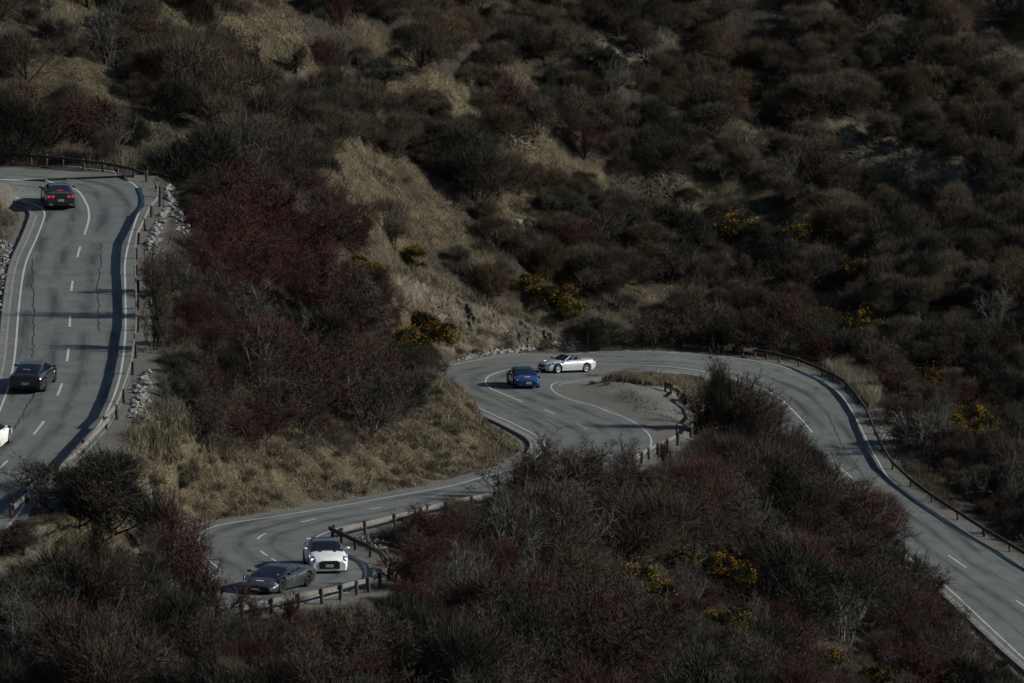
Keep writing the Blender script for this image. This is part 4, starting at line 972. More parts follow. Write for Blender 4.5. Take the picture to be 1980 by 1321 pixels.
def tubes(r, pts, w0, w1):
    n, m1, _ = pts.shape
    ax = unit(pts[:, -1] - pts[:, 0]); s = unit(np.cross(ax, r.normal(0, 1, (n, 3)))); u = np.cross(ax, s)
    w = np.linspace(w0, w1, m1)[None, :, None] * 0.5
    ring = [pts + (s[:, None] * math.cos(a) + u[:, None] * math.sin(a)) * w for a in (0, 2.0944, 4.1888)]
    V = np.stack(ring, 2).reshape(n, m1 * 3, 3); Q = []
    base = (np.arange(n) * m1 * 3)[:, None, None]; j = np.arange(m1 - 1)[None, :, None] * 3
    for a, b_ in ((0, 1), (1, 2), (2, 0)): Q.append((base + j + np.array([a, b_, b_ + 3, a + 3])[None, None]).reshape(-1, 4))
    return V.reshape(-1, 3), np.concatenate(Q)
def cat(parts):
    V = []; Q = []; n = 0
    for v, q in parts: V.append(v); Q.append(q + n); n += len(v)
    return np.concatenate(V), np.concatenate(Q)
def leaves(r, P, size):
    n = len(P); a = unit(r.normal(0, 1, (n, 3))) * size * r.uniform(.6, 1.3, (n, 1)); b_ = unit(np.cross(a, r.normal(0, 1, (n, 3)))) * size * r.uniform(.4, .9, (n, 1))
    V = np.stack([P - a, P + b_, P + a, P - b_], 1).reshape(-1, 3)
    return V, np.arange(n * 4).reshape(n, 4)
def shrub_proto(kind, seed):
    """unit-height shrub: dict of part name -> mesh"""
    r = np.random.default_rng(seed * 101 + 5)
    K = dict(thorn=(9, .62, .30, 11, 10, 8, .5), grey=(11, .45, .25, 8, 8, 6, .38), haw=(6, .52, .25, 13, 11, 7, .6), rust=(14, .55, .2, 8, 8, 6, .42), broom=(16, .55, .12, 9, 9, 7, .30), gorse=(14, .6, .2, 9, 9, 6, .5))[kind]
    ns, spread, bend, k1, k2, k3, sp = K
    az = r.uniform(0, 6.283, ns); el = np.abs(r.normal(0, spread, ns)); el[0] = 0.1
    D = np.c_[np.sin(el) * np.cos(az), np.sin(el) * np.sin(az), np.cos(el)]
    P0 = np.c_[r.normal(0, .05, ns), r.normal(0, .05, ns), np.full(ns, -.06)]
    if kind == 'haw': P0[:, :2] *= .5
    Ln = r.uniform(.50, .86, ns)
    s0 = branches(r, P0, D, Ln, 4, bend * .6, .10)
    p, d = children(r, s0, k1, sp, .28)
    s1 = branches(r, p, d, r.uniform(.16, .36, len(p)), 3, bend, .06)
    p, d = children(r, s1, k2, sp * 1.1, .15)
    s2 = branches(r, p, d, r.uniform(.07, .20, len(p)), 2, bend, .04)
    p, d = children(r, s2, k3, sp * 1.3, .1)
    s3 = branches(r, p, d, r.uniform(.03, .095, len(p)), 1, bend, .03)
    for s in (s0, s1, s2, s3): s[..., 2] = np.maximum(s[..., 2], -.06)
    out = {}
    tw = dict(thorn=.0029, grey=.0030, haw=.0029, rust=.003, broom=.0040, gorse=.0055)[kind]
    stem_m = B_grey if kind == 'grey' else B_dark
    twig_m = dict(thorn=T_brown, grey=T_grey, haw=T_red, rust=T_rust, broom=T_dark, gorse=T_gorse)[kind]
    out['stems'] = fast_mesh('stems', *cat([tubes(r, s0, .028, .010), tubes(r, s1, .011, .005)]), stem_m)
    out['twigs'] = fast_mesh('twigs', *cat([spikes(r, s2[:, :2], tw * 2.4), spikes(r, s2[:, 1:], tw * 1.6), spikes(r, s3, tw * 1.7)]), twig_m)
    tips = s3[:, -1]
    if kind == 'haw':
        q = tips[r.random(len(tips)) < (.38 if seed % 2 else .18)]; out['leaves'] = fast_mesh('leaves', *leaves(r, q, .0062), L_red)
    if kind == 'gorse':
        ctr = np.array((.0, 0, .55)); k = (tips - ctr) @ np.array((.35, -.3, .85)) ; clump = vnoise(tips[:, :2] * 100, 14, seed) + vnoise(tips[:, 1:] * 100, 14, seed + 9)
        q = tips[(k > .02) & (clump > .12) & (r.random(len(tips)) < .8)]; out['flowers'] = fast_mesh('flowers', *leaves(r, q, .0125), L_yel)
    return out
def dome_proto(kind, seed):
    """rounded, uneven shrub of many fine sprays on several lobes"""
    r = np.random.default_rng(seed * 77 + 3); nl = r.integers(8, 14); A, B = [], []
    stems = []
    for i in range(nl):
        a = r.uniform(0, 6.283); q = r.uniform(.05, .58); c = np.array((q * math.cos(a) * 1.1, q * math.sin(a) * .9, r.uniform(.16, .72) * (1 - .55 * q)))
        if i == 0: c = np.array((0, 0, .6))
        rad = r.uniform(.12, .32) if i else .26; n = int(1350 * (rad / .3) ** 2)
        u = unit(r.normal(0, 1, (n, 3))); u[:, 2] = np.where(u[:, 2] < -.3, -u[:, 2], u[:, 2])
        p = c + u * rad * r.uniform(.35, 1.0, (n, 1)) ** .6 * np.array((1, 1, .85)); A.append(p); B.append(unit(u * .8 + r.normal(0, .55, (n, 3)) + np.array((0, 0, .5))))
        stems.append(c)
    P = np.concatenate(A); D = np.concatenate(B); ok_ = P[:, 2] > -.03; P, D = P[ok_], D[ok_]
    ln = r.uniform(.05, .17, len(P)) * np.where(r.random(len(P)) < .10, r.uniform(1.6, 2.6, len(P)), 1)
    tw = branches(r, P, D, ln, 1, .1, .02)
    st = np.array(stems); ns = len(st); s0 = branches(r, np.tile(np.array((0, 0, -.06)), (ns, 1)) + r.normal(0, .04, (ns, 3)) * np.array((1, 1, 0)), st + np.array((0, 0, .2)), np.linalg.norm(st, axis=1) + .15, 3, .12, .0)
    p, d_ = children(r, s0, 7, .5, .35); s1 = branches(r, p, d_, r.uniform(.15, .34, len(p)), 2, .2, .05)
    wd = dict(thorn=.0029, haw=.0029, rust=.0029, scrub=.0029, broom=.0040, gorse=.0055)[kind]
    out = dict(stems=fast_mesh('stems', *cat([tubes(r, s0, .024, .010), tubes(r, s1, .010, .004)]), B_dark),
               twigs=fast_mesh('twigs', *spikes(r, tw, wd * 1.5), dict(thorn=T_brown, haw=T_red, rust=T_rust, scrub=T_scrub, broom=T_dark, gorse=T_gorse)[kind]))
    tips = tw[:, -1]
    if kind == 'haw':
        q = tips[r.random(len(tips)) < (.22 if seed % 3 == 0 else .10)]; out['leaves'] = fast_mesh('leaves', *leaves(r, q, .0062), L_red)
    if kind == 'gorse':
        clump = vnoise(tips[:, :2] * 100, 11, seed) + vnoise(tips[:, 1:] * 100, 11, seed + 9)
        q = tips[(tips @ np.array((.3, -.35, .8)) > .28) & (clump > .05) & (r.random(len(tips)) < .5)]; q = np.concatenate([q, q + r.normal(0, .012, q.shape)])
        out['flowers'] = fast_mesh('flowers', *leaves(r, q, .0135), L_yel)
    return out
NV = dict(thorn=6, grey=4, haw=5, rust=4, broom=5, gorse=3)
PROTO = {k: [shrub_proto(k, i + 17 * j) for i in range(n)] for j, (k, n) in enumerate(NV.items()) if k not in ('rust', 'gorse')}
DOME = {k: [dome_proto(k, i + 31 * j) for i in range(n)] for j, (k, n) in enumerate(dict(thorn=5, haw=4, rust=4, scrub=6, broom=5, gorse=3).items())}
PROTO['rust'] = DOME['rust']; PROTO['scrub'] = DOME['scrub']; PROTO['gorse'] = DOME['gorse']; OPEN = dict(thorn=.6, haw=.75, broom=.2, grey=1, rust=1, scrub=1, gorse=1)
NAME = dict(thorn='leafless_shrub', grey='grey_shrub', haw='hawthorn_bush', rust='rust_brown_shrub', scrub='olive_brown_shrub', broom='dark_evergreen_shrub', gorse='gorse_bush')
L_crim = twig_mat('crimson_leaves', [(.1, (.14, .018, .022)), (.5, (.17, .024, .026)), (.9, (.19, .04, .034))])
CRIM = []
for i in range(2):
    q = dict(shrub_proto('haw', 301 + 2 * i)); q['leaves'] = fast_mesh('leaves', *leaves(np.random.default_rng(i), np.repeat(np.array([v.co[:] for v in q['twigs'].vertices])[2::3], 1, 0)[::7], .0075), L_crim); CRIM.append(q)
def plant(kind, x, y, z, h, wide, label, group=None, op=None):
    src = PROTO if random.random() < (OPEN[kind] if op is None else op) else DOME
    pr = random.choice(CRIM) if 'crimson' in label or 'bright red' in label or 'red-leaved hawthorn standing' in label else random.choice(src[kind])
    e = empty(NAME[kind], (x, y, z - .05 * h), random.uniform(0, 6.28)); e.scale = (h * wide * random.uniform(.8, 1.28), h * wide * random.uniform(.8, 1.28), h * random.uniform(.88, 1.1))
    e.rotation_euler[0] = random.gauss(0, .1); e.rotation_euler[1] = random.gauss(0, .1)
    for nm, m_ in pr.items(): link(nm, m_, e)
    tag(e, label, 'shrub' if kind not in ('haw', 'gorse') else 'bush', group)
    return e

# masks in picture coordinates that say where the photograph shows open ground or road
mx, my = np.meshgrid(np.arange(-100, 2081, 8.0), np.arange(-200, 1521, 8.0))
CLEAR = np.zeros(mx.shape, bool); SOFT = np.zeros(mx.shape, bool)
for q in [[(-200,300),(280,318),(335,365),(350,420),(345,450),(292,520),(290,640),(285,760),(262,815),(225,845),(200,855),(90,860),(75,900),(60,960),(-200,1010)],
          [(262,805),(330,800),(400,885),(560,852),(700,838),(800,795),(850,722),(865,700),(1040,865),(1000,905),(860,945),(400,1020),(330,1010),(270,960),(255,900)],
          [(850,690),(1000,668),(1440,676),(1520,690),(1640,730),(1720,850),(1800,935),(1980,1060),(2080,1130),(2080,1400),(1980,1315),(1930,1250),(1840,1145),(1790,1060),(1700,950),(1650,890),(1590,840),(1490,770),(1465,720),(1360,700),(1345,790),(1330,850),(1250,862),(1180,848),(1060,848),(1000,830)],
          [(400,1012),(760,952),(770,1005),(700,1010),(765,1060),(768,1110),(715,1165),(600,1172),(500,1180),(450,1165),(440,1130),(405,1080)],
          [(868,935),(1000,902),(1000,925),(880,955)],
          [(765,525),(860,560),(1000,600),(1130,652),(1130,685),(860,705),(845,640),(790,580)]]: CLEAR |= poly_mask(mx, my, q)
for L, wd in GRASS: SOFT |= line_dist(mx, my, L) < wd
for q in GRASS_P[1:]: SOFT |= poly_mask(mx, my, q)
fm = np.c_[mx.ravel(), my.ravel()]; u_, v_ = fm[:, 0] * .80 + fm[:, 1] * .60, -fm[:, 0] * .60 + fm[:, 1] * .80
str_m = vnoise(np.c_[u_, v_ * 3.6], 150, 55) + .45 * vnoise(np.c_[u_, v_ * 3.2], 60, 56)
SOFT |= ((str_m > STREAK_T(fm[:, 0], fm[:, 1]) + .02).reshape(mx.shape)) & (my < 640) & (line_dist(mx, my, [(300,420),(560,470),(780,700)]) > 90)
def cover(mask, px, py, rx, h):
    c0, c1 = int((px - rx + 100) // 8), int((px + rx + 100) // 8) + 1; r0, r1 = int((py - h + 200) // 8), int((py + 200) // 8) + 1
    c0, r0 = max(c0, 0), max(r0, 0); s = mask[r0:r1, c0:c1]
    return s.mean() if s.size else 0.0
def shadow_hits_road(x, y, z, h):
    for q in (.45, .75, .95):
        p = Vector((x, y, z + h * q))
        for t in road_bvh:
            if t.ray_cast(p, -sdir)[0] is not None: return True
    return False
placed = []                        # x, y, radius
grid = {}
def crowded(x, y, rad):
    cx, cy = int(x // 3), int(y // 3)
    for i in range(cx - 2, cx + 3):
        for j in range(cy - 2, cy + 3):
            for (a, b_, c_) in grid.get((i, j), ()):
                if (a - x) ** 2 + (b_ - y) ** 2 < (rad + c_) ** 2: return True
    return False
def note(x, y, rad): grid.setdefault((int(x // 3), int(y // 3)), []).append((x, y, rad))

# shrubs one can point at
for (kind, px, py, h, wide, label) in [
 ('broom', 205, 1012, 4.6, 1.15, 'big dark bush beside the guardrail at the bottom of the left road'),
 ('haw', 356, 1216, 6.6, .60, 'red-leaved hawthorn standing left of the dark grey supercar'),
 ('thorn', 1402, 868, 8.0, .52, 'tall brown shrub rising in front of the hairpin right of the pull-off'),
 ('thorn', 1440, 905, 6.0, .85, 'broad brown shrub at the foot of the tall one right of the pull-off'),
 ('thorn', 1080, 985, 5.0, .95, 'spreading dark shrub hiding the middle road below the hairpin'),
 ('haw', 1035, 972, 3.2, 1.0, 'dark red bush at the lower tip of the grass bank'),
 ('thorn', 1160, 965, 3.5, .9, 'open branched brown shrub below the curving white line of the pull-off'),
 ('thorn', 1215, 960, 3.7, .9, 'bare shrub before the lower end of the pull-off rail'),
 ('haw', 1285, 905, 1.9, .7, 'little bush with bright red tips beside the slim marker post'),
 ('haw', 825, 1085, 4.1, .85, 'red-twigged bush poking above the middle road right of the white coupe'),
 ('haw', 790, 1150, 3.4, 1.1, 'dark red bush crowding the bulge of the pale guardrail'),
 ('broom', 405, 395, 5.6, 1.15, 'large blackish bush beside the top left bend'),
 ('haw', 458, 560, 5.2, .66, 'tall crimson bush below the top left bend'),
 ('haw', 700, 470, 2.6, .9, 'crimson bush on the edge of the pale grassy spur'),
 ('thorn', 395, 862, 3.6, 1.0, 'dark bare bush above the left end of the grass bank'),
 ('haw', 720, 800, 6.0, .9, 'broad dark red bush topping the grass bank left of the hairpin'),
 ('haw', 600, 790, 5.4, .95, 'brownish red bush in the middle of the thicket above the grass bank'),
 ('grey', 500, 765, 4.6, .8, 'pale branched dead shrub in the red thicket'),
 ('broom', 790, 790, 2.4, 1.2, 'low dark shrub at the right end of the thicket above the bank'),
 ('broom', 640, 640, 3.2, 1.1, 'dark green shrub in the upper part of the red thicket'),
 ('haw', 1500, 672, 4.3, 1.15, 'wide dark red bush behind the outer guardrail of the hairpin'),
 ('broom', 1160, 668, 2.6, 1.1, 'round blackish shrub behind the hairpin by the marker post'),
 ('thorn', 1320, 668, 3.6, 1.2, 'dark brown shrub behind the far edge of the hairpin'),
 ('thorn', 1260, 668, 3.0, 1.2, 'shrub next to the dark brown one behind the far edge of the hairpin'),
 ('grey', 1790, 880, 4.2, 1.1, 'grey twiggy shrub right of the right hand guardrail'),
 ('thorn', 1755, 1175, 4.0, 1.0, 'dark shrub overhanging the inner edge of the right hand road'),
 ('thorn', 1620, 1010, 4.2, 1.05, 'dark twiggy shrub hiding the inner side of the right hand road'),
 ('grey', 1690, 1030, 3.6, .9, 'grey-brown shrub leaning over the right hand road'),
 ('haw', 150, 275, 3.8, 1.3, 'dull red thicket bush above the top left bend'),
 ('haw', 60, 262, 3.2, 1.3, 'brownish red bush behind the dark rail at the top left corner'),
 ('grey', 20, 1300, 4.6, .8, 'pale bare sapling at the lower left corner'),
 ('grey', 215, 1345, 4.6, .7, 'upright whitish dead shrub at the bottom left'),
 ('grey', 1215, 1215, 3.6, .9, 'whitish dead shrub beneath the brightest gorse'),
 ('haw', 560, 1212, 1.7, 1.0, 'small red bush just in front of the pale guardrail'),
 ('haw', 480, 1225, 1.9, 1.1, 'small dark red bush hiding the nose of the grey supercar'),
 ('haw', 610, 1300, 2.8, 1.2, 'low red bush at the bottom left of centre'),
 ('thorn', 306, 566, 3.4, .55, 'narrow bare shrub by the left guardrail throwing a short shadow on the road'),
 ('thorn', 304, 617, 5.2, .45, 'narrow bare shrub by the left guardrail throwing the longest shadow on the road'),
 ('thorn', 300, 677, 4.0, .42, 'narrow bare shrub throwing the lowest thin shadow on the left road'),
 ('broom', 15, 1228, 3.6, 1.0, 'blackish bush at the left edge below the grassy mound'),
 ('thorn', 70, 1232, 4.0, 1.0, 'brown twiggy bush near the left edge below the grassy mound'),
 ('broom', 125, 1222, 4.2, 1.0, 'tall blackish bush in front of the grassy mound'),
 ('haw', 180, 1228, 3.7, 1.0, 'reddish bush in front of the grassy mound'),
 ('thorn', 232, 1225, 4.0, 1.0, 'brown bush between the grassy mound and the red-leaved hawthorn'),
 ('broom', 288, 1226, 3.8, .9, 'dark bush hugging the left side of the red-leaved hawthorn'),
 ('thorn', 55, 1128, 1.6, 1.2, 'low brown shrub on the near flank of the grassy mound at left'),
 ('haw', 140, 1124, 1.5, 1.2, 'low reddish shrub on the near flank of the grassy mound'),
 ('thorn', 215, 1126, 1.8, 1.2, 'low brown shrub at the right foot of the grassy mound'),
 ('broom', 285, 1122, 1.6, 1.2, 'low dark shrub beside the stony gully right of the grassy mound'),
 ('thorn', 150, 1005, 4.3, 1.1, 'reddish brown half of the big bush at the bottom of the left road'),
 ('thorn', 1478, 885, 4.8, .95, 'brown shrub at the inner edge of the right road nearest the tall one'),
 ('broom', 1530, 948, 4.4, 1.0, 'blackish shrub at the inner edge of the right road under the curve'),
 ('thorn', 1585, 1000, 4.6, 1.0, 'brown shrub reaching over the inner lane where the right road straightens'),
 ('thorn', 1645, 1050, 4.4, .95, 'twiggy shrub at the inner edge halfway down the right road'),
 ('haw', 1702, 1095, 4.0, 1.0, 'reddish shrub at the inner edge lower down the right road'),
 ('thorn', 1790, 1178, 3.4, 1.0, 'last twiggy shrub before the inner white line of the right road shows'),
 ('haw', 405, 1222, 4.2, .8, 'smaller reddish bush right of the red-leaved hawthorn'),
 ('broom', 1396, 862, 7.2, .30, 'dark spire of foliage behind the tall brown shrub by the pull-off'),
 ('haw', 8, 1078, 2.6, 1.1, 'dark red bush at the left edge below the end of the left guardrail'),
 ('broom', 45, 1066, 2.0, 1.3, 'low dark bush below the end of the left guardrail'),
 ('broom', 338, 338, 2.4, 1.2, 'blackish bush casting shade on the outside of the top left bend'),
 ('thorn', 1005, 985, 4.0, 1.0, 'brown shrub left of the spreading dark one below the hairpin'),
 ('haw', 1120, 1000, 4.6, 1.0, 'reddish brown shrub just below the spreading dark one'),
 ]:
    if label is None: continue
    g = ground_px(px, py)
    if g is None: continue
    plant(kind, g[0], g[1], g[2], h, wide, label, None, 1 if kind in ('haw', 'thorn') else None); note(g[0], g[1], h * wide * .30)
GORSE = [(1240,1180,2.7,'brightest yellow gorse bush in the lower right thicket'),(1388,1140,2.6,'gorse bush with yellow tips right of the brightest one'),(1310,1098,1.7,'small gorse sprig above and right of the brightest gorse'),(1395,1235,2.0,'greenish yellow gorse below the right hand thicket middle'),(1610,1318,2.6,'spreading yellow gorse at the bottom right'),(1690,1345,2.2,'low yellow gorse at the very bottom right of the thicket'),(1495,1155,1.4,'small yellow gorse tuft in the dark right thicket'),(1425,470,3.0,'orange-yellow gorse high above the right half of the hairpin'),(1060,600,2.6,'large yellow gorse above the cut bank'),(1105,622,2.3,'yellow gorse just right of the large one above the cut bank'),(1020,560,1.7,'small gorse up-slope from the large one above the cut bank'),(800,522,2.3,'yellow gorse on top of the rocky cut bank'),(815,668,3.4,'orange gorse at the right edge of the red thicket'),(785,695,2.6,'yellow gorse below the orange one at the thicket edge'),(690,540,1.9,'yellow gorse in the gap of the red thicket'),(620,575,1.5,'little greenish gorse in the middle of the red thicket'),(1655,555,2.5,'gorse halfway up the slope above the right road'),(1670,665,3.2,'bushy yellow gorse above the tall pale grass'),(1550,475,2.4,'faint yellow gorse right of the orange-yellow one'),(1870,850,3.0,'thin yellow gorse among shrubs at the right edge'),(1790,760,2.4,'small gorse on the slope at the right'),(1600,620,1.3,'tiny gorse tuft above the wide red bush')]
for (px, py, h, label) in GORSE:
    g = ground_px(px, py)
    if g is None: continue
    plant('gorse', g[0], g[1], g[2], h, 1.05, label); note(g[0], g[1], h * .33)
    s_ = F / g[1]; CLEAR |= ((mx - px) / (.30 * h * s_)) ** 2 + ((my - (py - .58 * h * s_)) / (.26 * h * s_)) ** 2 < 1

def region(px, py, y):
    if py < 700 and y > 395 or py < 330: return 'upper hillside' if px < 1150 else 'upper right hillside'
    if px < 880 and py < 870 and y > 290: return 'slope between the left road and the hairpin'
    if px > 1550 and py < 1010 and y > 365: return 'slope beyond the right hand guardrail'
    if px < 480: return 'bottom left corner below the roads'
    return 'slope between the lower road and the right hand road'
MIX = {'upper hillside': [('scrub', .40), ('thorn', .20), ('broom', .13), ('rust', .18), ('grey', .05), ('haw', .04)],
 'upper right hillside': [('scrub', .36), ('thorn', .20), ('broom', .14), ('rust', .24), ('grey', .05), ('haw', .01)],
 'slope between the left road and the hairpin': [('haw', .42), ('thorn', .30), ('grey', .12), ('broom', .16)],
 'slope beyond the right hand guardrail': [('scrub', .25), ('thorn', .30), ('broom', .15), ('grey', .12), ('haw', .18)],
 'bottom left corner below the roads': [('haw', .26), ('thorn', .34), ('grey', .14), ('broom', .26)],
 'slope between the lower road and the right hand road': [('thorn', .40), ('haw', .30), ('broom', .20), ('grey', .10)]}
WORD = dict(thorn='leafless brown', grey='pale grey twiggy', haw='dark red-twigged', rust='rust brown', scrub='olive brown', broom='blackish green')
MARKS = [(80,110,'the upper left grass band'),(160,300,'the dark top left rail'),(515,70,'the top left grass patch'),(500,200,'the small grass patch'),(405,320,'the large blackish bush'),(690,350,'the pale grassy spur'),(800,165,'the top middle grass strip'),(1020,260,'the middle stony scar'),(1205,95,'the top stony scar'),(1285,385,'the grey grass patch'),(1425,440,'the orange-yellow gorse'),(1720,290,'the scree slope'),(1655,540,'the halfway gorse'),(1640,700,'the tall pale grass'),(1900,620,'the long slanting slab'),(900,600,'the rocky cut bank'),(1060,580,'the large yellow gorse'),(1300,675,'the far hairpin edge'),(462,480,'the tall crimson bush'),(600,700,'the red thicket'),(790,640,'the orange gorse'),(330,620,'the left road guardrail'),(1860,830,'the thin yellow gorse'),(1900,1020,'the outer right guardrail'),(1780,870,'the right gravel shoulder'),(1405,780,'the tall pull-off shrub'),(1240,1140,'the brightest gorse'),(1395,1200,'the greenish yellow gorse'),(1610,1280,'the spreading yellow gorse'),(1850,1150,'the right road inner line'),(1600,930,'the right road bend'),(1080,920,'the spreading dark shrub'),(820,1000,'the red roadside bush'),(760,1110,'the guardrail bulge'),(600,1190,'the pale guardrail'),(350,1110,'the red-leaved hawthorn'),(175,940,'the big dark bush'),(130,1040,'the grassy mound'),(215,1280,'the whitish dead shrub'),(1000,1200,'the lower middle'),(1750,80,'the top right corner'),(1450,120,'the upper right middle'),(1000,60,'the top edge middle'),(900,430,'the pale slab')]
def place_words(px, py):
    k = min(MARKS, key=lambda m_: math.hypot(m_[0] - px, (m_[1] - py) * 1.2)); dx, dy = px - k[0], py - k[1]
    far_ = math.hypot(dx, dy)
    if far_ < 30: return 'right beside ' + k[2]
    w_ = ('right of ' if dx > 0 else 'left of ') if abs(dx) > 2 * abs(dy) else ('below ' if dy > 0 else 'above ') if abs(dy) > 2 * abs(dx) else ('below and ' if dy > 0 else 'above and ') + ('right of ' if dx > 0 else 'left of ')
    return ('just ' if far_ < 75 else '') + w_ + k[2]
cnt = {}; LAB = {}
def place_dist(px, py): return min(math.hypot(m_[0] - px, (m_[1] - py) * 1.2) for m_ in MARKS)
def spot_ok(x, y, h, soft=.93):
    if road_dist(x, y) < 1.4 + h * .25: return None
    z = ground_xy(x, y)
    if z is None: return None
    a, b_ = proj(np.array((x, y, z)))
    if not (-90 < a < 2070 and -60 < b_ < 1500): return None
    s = F / y
    for k in (1, .72, .5):
        hh = h * k
        if hh < .6: return None
        rx, hp_ = hh * .42 * s, hh * .85 * s
        if cover(CLEAR, a, b_, rx, hp_) > .05: continue
        if cover(SOFT, a, b_, rx, hp_ * .6) > .30 and random.random() < soft: return None
        if shadow_hits_road(x, y, z, hh) and random.random() < .93: continue
        return z, a, b_, hh
    return None
def try_plant(x, y, h):
    q = spot_ok(x, y, h)
    if q is None: return False
    z, a, b_, hh = q
    if hh < 1.15: return False
    rg = region(a, b_, y); rad = hh * (.25 if rg.startswith('upper') else .27)
    if crowded(x, y, rad): return False
    opts = [(k, p) for k, p in MIX[rg] if cnt.get(k, 0) < (292 if k in ('scrub', 'rust') else 270)]
    if not opts: return False
    t = random.random() * sum(p for _, p in opts)
    for kind, p in opts:
        t -= p
        if t <= 0: break
    cnt[kind] = cnt.get(kind, 0) + 1
    size = 'big' if hh > 2.9 else 'small' if hh < 1.8 else 'middling'
    e = plant(kind, x, y, z, hh, random.uniform(.85, 1.15) if y > 392 else random.uniform(.8, 1.1), '%s %s shrub %s' % (size, WORD[kind], place_words(a, b_ - hh * .4 * F / y)), '%s shrubs on the slopes' % WORD[kind]); LAB.setdefault(e['label'], []).append((place_dist(a, b_ - hh * .4 * F / y), e)); note(x, y, rad)
    return True
for lo, hi, n in ((4.6, 6.2, 500), (3.4, 4.6, 1500), (2.4, 3.4, 3200), (1.7, 2.5, 4500)):
    for _ in range(n):
        y = random.uniform(232, 482); x = random.uniform(-.095, .098) * y
        h = random.uniform(lo, hi)
        if y > 395: h = min(h * 1.05, random.uniform(2.6, 4.4))
        try_plant(x, y, h)
ORD = ['nearest', 'second nearest', 'third nearest', 'fourth nearest', 'fifth nearest', 'sixth nearest', 'seventh nearest', 'eighth nearest', 'ninth nearest'] + [w_ + ' nearest' for w_ in 'tenth eleventh twelfth thirteenth fourteenth fifteenth sixteenth seventeenth eighteenth nineteenth twentieth'.split()]
for lb, es in LAB.items():
    if len(es) > 1:
        for i, (_, e) in enumerate(sorted(es, key=lambda t: t[0])): e['label'] = '%s %s' % (ORD[min(i, 19)], lb)
for es in LAB.values():
    for _, e in es:
        if len(e['label'].split()) > 16: e['label'] = e['label'].replace('just ', '').replace('middling ', '')
# the low brush between them, too tangled to count
def brush_mesh(name, spots, seed, stops):
    r = np.random.default_rng(seed); P, D, Ln, T = [], [], [], []
    for (x, y, z, h, w_) in spots:
        n = int(170 + 110 * h); u = unit(r.normal(0, 1, (n, 3))); u[:, 2] = np.abs(u[:, 2])
        P.append(np.array((x, y, z)) + u * r.uniform(.15, 1, (n, 1)) ** .6 * np.array((w_ * h * .55, w_ * h * .55, h * .8))); D.append(unit(u * .7 + r.normal(0, .6, (n, 3)) + np.array((0, 0, .6)))); Ln.append(r.uniform(.14, .34, n)); T.append(np.full(n, r.random()) + r.normal(0, .08, n))
    P, D, Ln, T = map(np.concatenate, (P, D, Ln, T))
    V, Q = spikes(r, branches(r, P, D, Ln, 1, .1, .02), .015)
    me = fast_mesh(name, V, Q, blade_mat(name + '_twigs', stops)); a = me.attributes.new('tone', 'FLOAT', 'POINT'); a.data.foreach_set('value', np.repeat(np.clip(T, 0, 1), 3).astype(np.float32))
    return tag(link(name, me), kind='stuff')
def blade_mat(name, stops):
    def bd(n, l, b):
        a = attr(n, 'tone').outputs['Fac']; l.new(ramp(n, l, a, stops), b.inputs['Base Color'])
    return mat(name, stops[0][1], .9, .12, build=bd)
low = []
for _ in range(22000):
    y = random.uniform(232, 485); x = random.uniform(-.095, .098) * y
    q = spot_ok(x, y, random.uniform(.7, 1.5), .96)
    if q is None or crowded(x, y, .12): continue
    low.append((x, y, q[0], q[3], random.uniform(.9, 1.4))); note(x, y, .30)
low = low[:4400]
for poly, n, h0, h1 in (([(262,805),(330,800),(450,880),(560,870),(700,850),(840,735),(960,830),(980,870),(850,935),(600,975),(430,1005),(300,1000),(255,900)], 130, .25, .6), ([(330,800),(560,800),(700,800),(840,730),(860,760),(700,870),(560,880),(400,890)], 90, .4, .95), ([(880,640),(1000,640),(1110,662),(1080,676),(900,690),(860,690)], 34, .3, .7), ([(0,1035),(120,1050),(250,1075),(250,1120),(0,1110)], 70, .4, 1.0), ([(1070,742),(1120,730),(1290,746),(1200,745),(1100,745)], 14, .2, .4)):
    k = 0
    while k < n:
        a, b_ = random.uniform(min(p[0] for p in poly), max(p[0] for p in poly)), random.uniform(min(p[1] for p in poly), max(p[1] for p in poly))
        if not poly_mask(np.array([a]), np.array([b_]), poly)[0]: continue
        k += 1; g = ground_px(a, b_)
        if g is not None and road_dist(g[0], g[1]) > 1.3: low.append((g[0], g[1], g[2], random.uniform(h0, h1), random.uniform(1.0, 1.9)))
brush_mesh('low_brush', low, 12, [(0, (.020, .022, .015)), (.25, (.042, .041, .029)), (.45, (.060, .050, .037)), (.7, (.080, .064, .045)), (.85, (.055, .037, .029)), (1, (.10, .092, .074))])

# ------------------------------------------------------------------ dry grass and low scrub: nobody could count it
M_straw = blade_mat('dry_straw_blades', [(0, (.032, .026, .017)), (.35, (.067, .056, .037)), (.7, (.125, .107, .073)), (1, (.245, .215, .155))])
M_scrub = blade_mat('low_scrub_twigs', [(0, (.012, .013, .009)), (.3, (.028, .024, .018)), (.7, (.055, .046, .033)), (1, (.10, .088, .066))])
def blades(name, P, hgt, wid, lean, m_, seed, tone, tuft=0.0):
    r = np.random.default_rng(seed); n = len(P)
    d = unit(np.c_[r.normal(0, lean, (n, 2)), np.ones(n)]) * (hgt * r.uniform(.55, 1.3, n))[:, None]
    s = unit(np.cross(d, r.normal(0, 1, (n, 3)))) * wid * r.uniform(.6, 1.4, (n, 1))
    tip = P + d + np.c_[r.normal(0, .2, (n, 2)), -np.abs(r.normal(0, .15, n))] * hgt[:, None] * .6
    V = np.stack([P - s, P + s, tip], 1).reshape(-1, 3)
    Q = np.arange(n * 3).reshape(n, 3)
    me = fast_mesh(name, V, Q, m_)
    a = me.attributes.new('tone', 'FLOAT', 'POINT'); a.data.foreach_set('value', np.repeat(np.clip(tone, 0, 1), 3).astype(np.float32))
    return tag(link(name, me), kind='stuff')
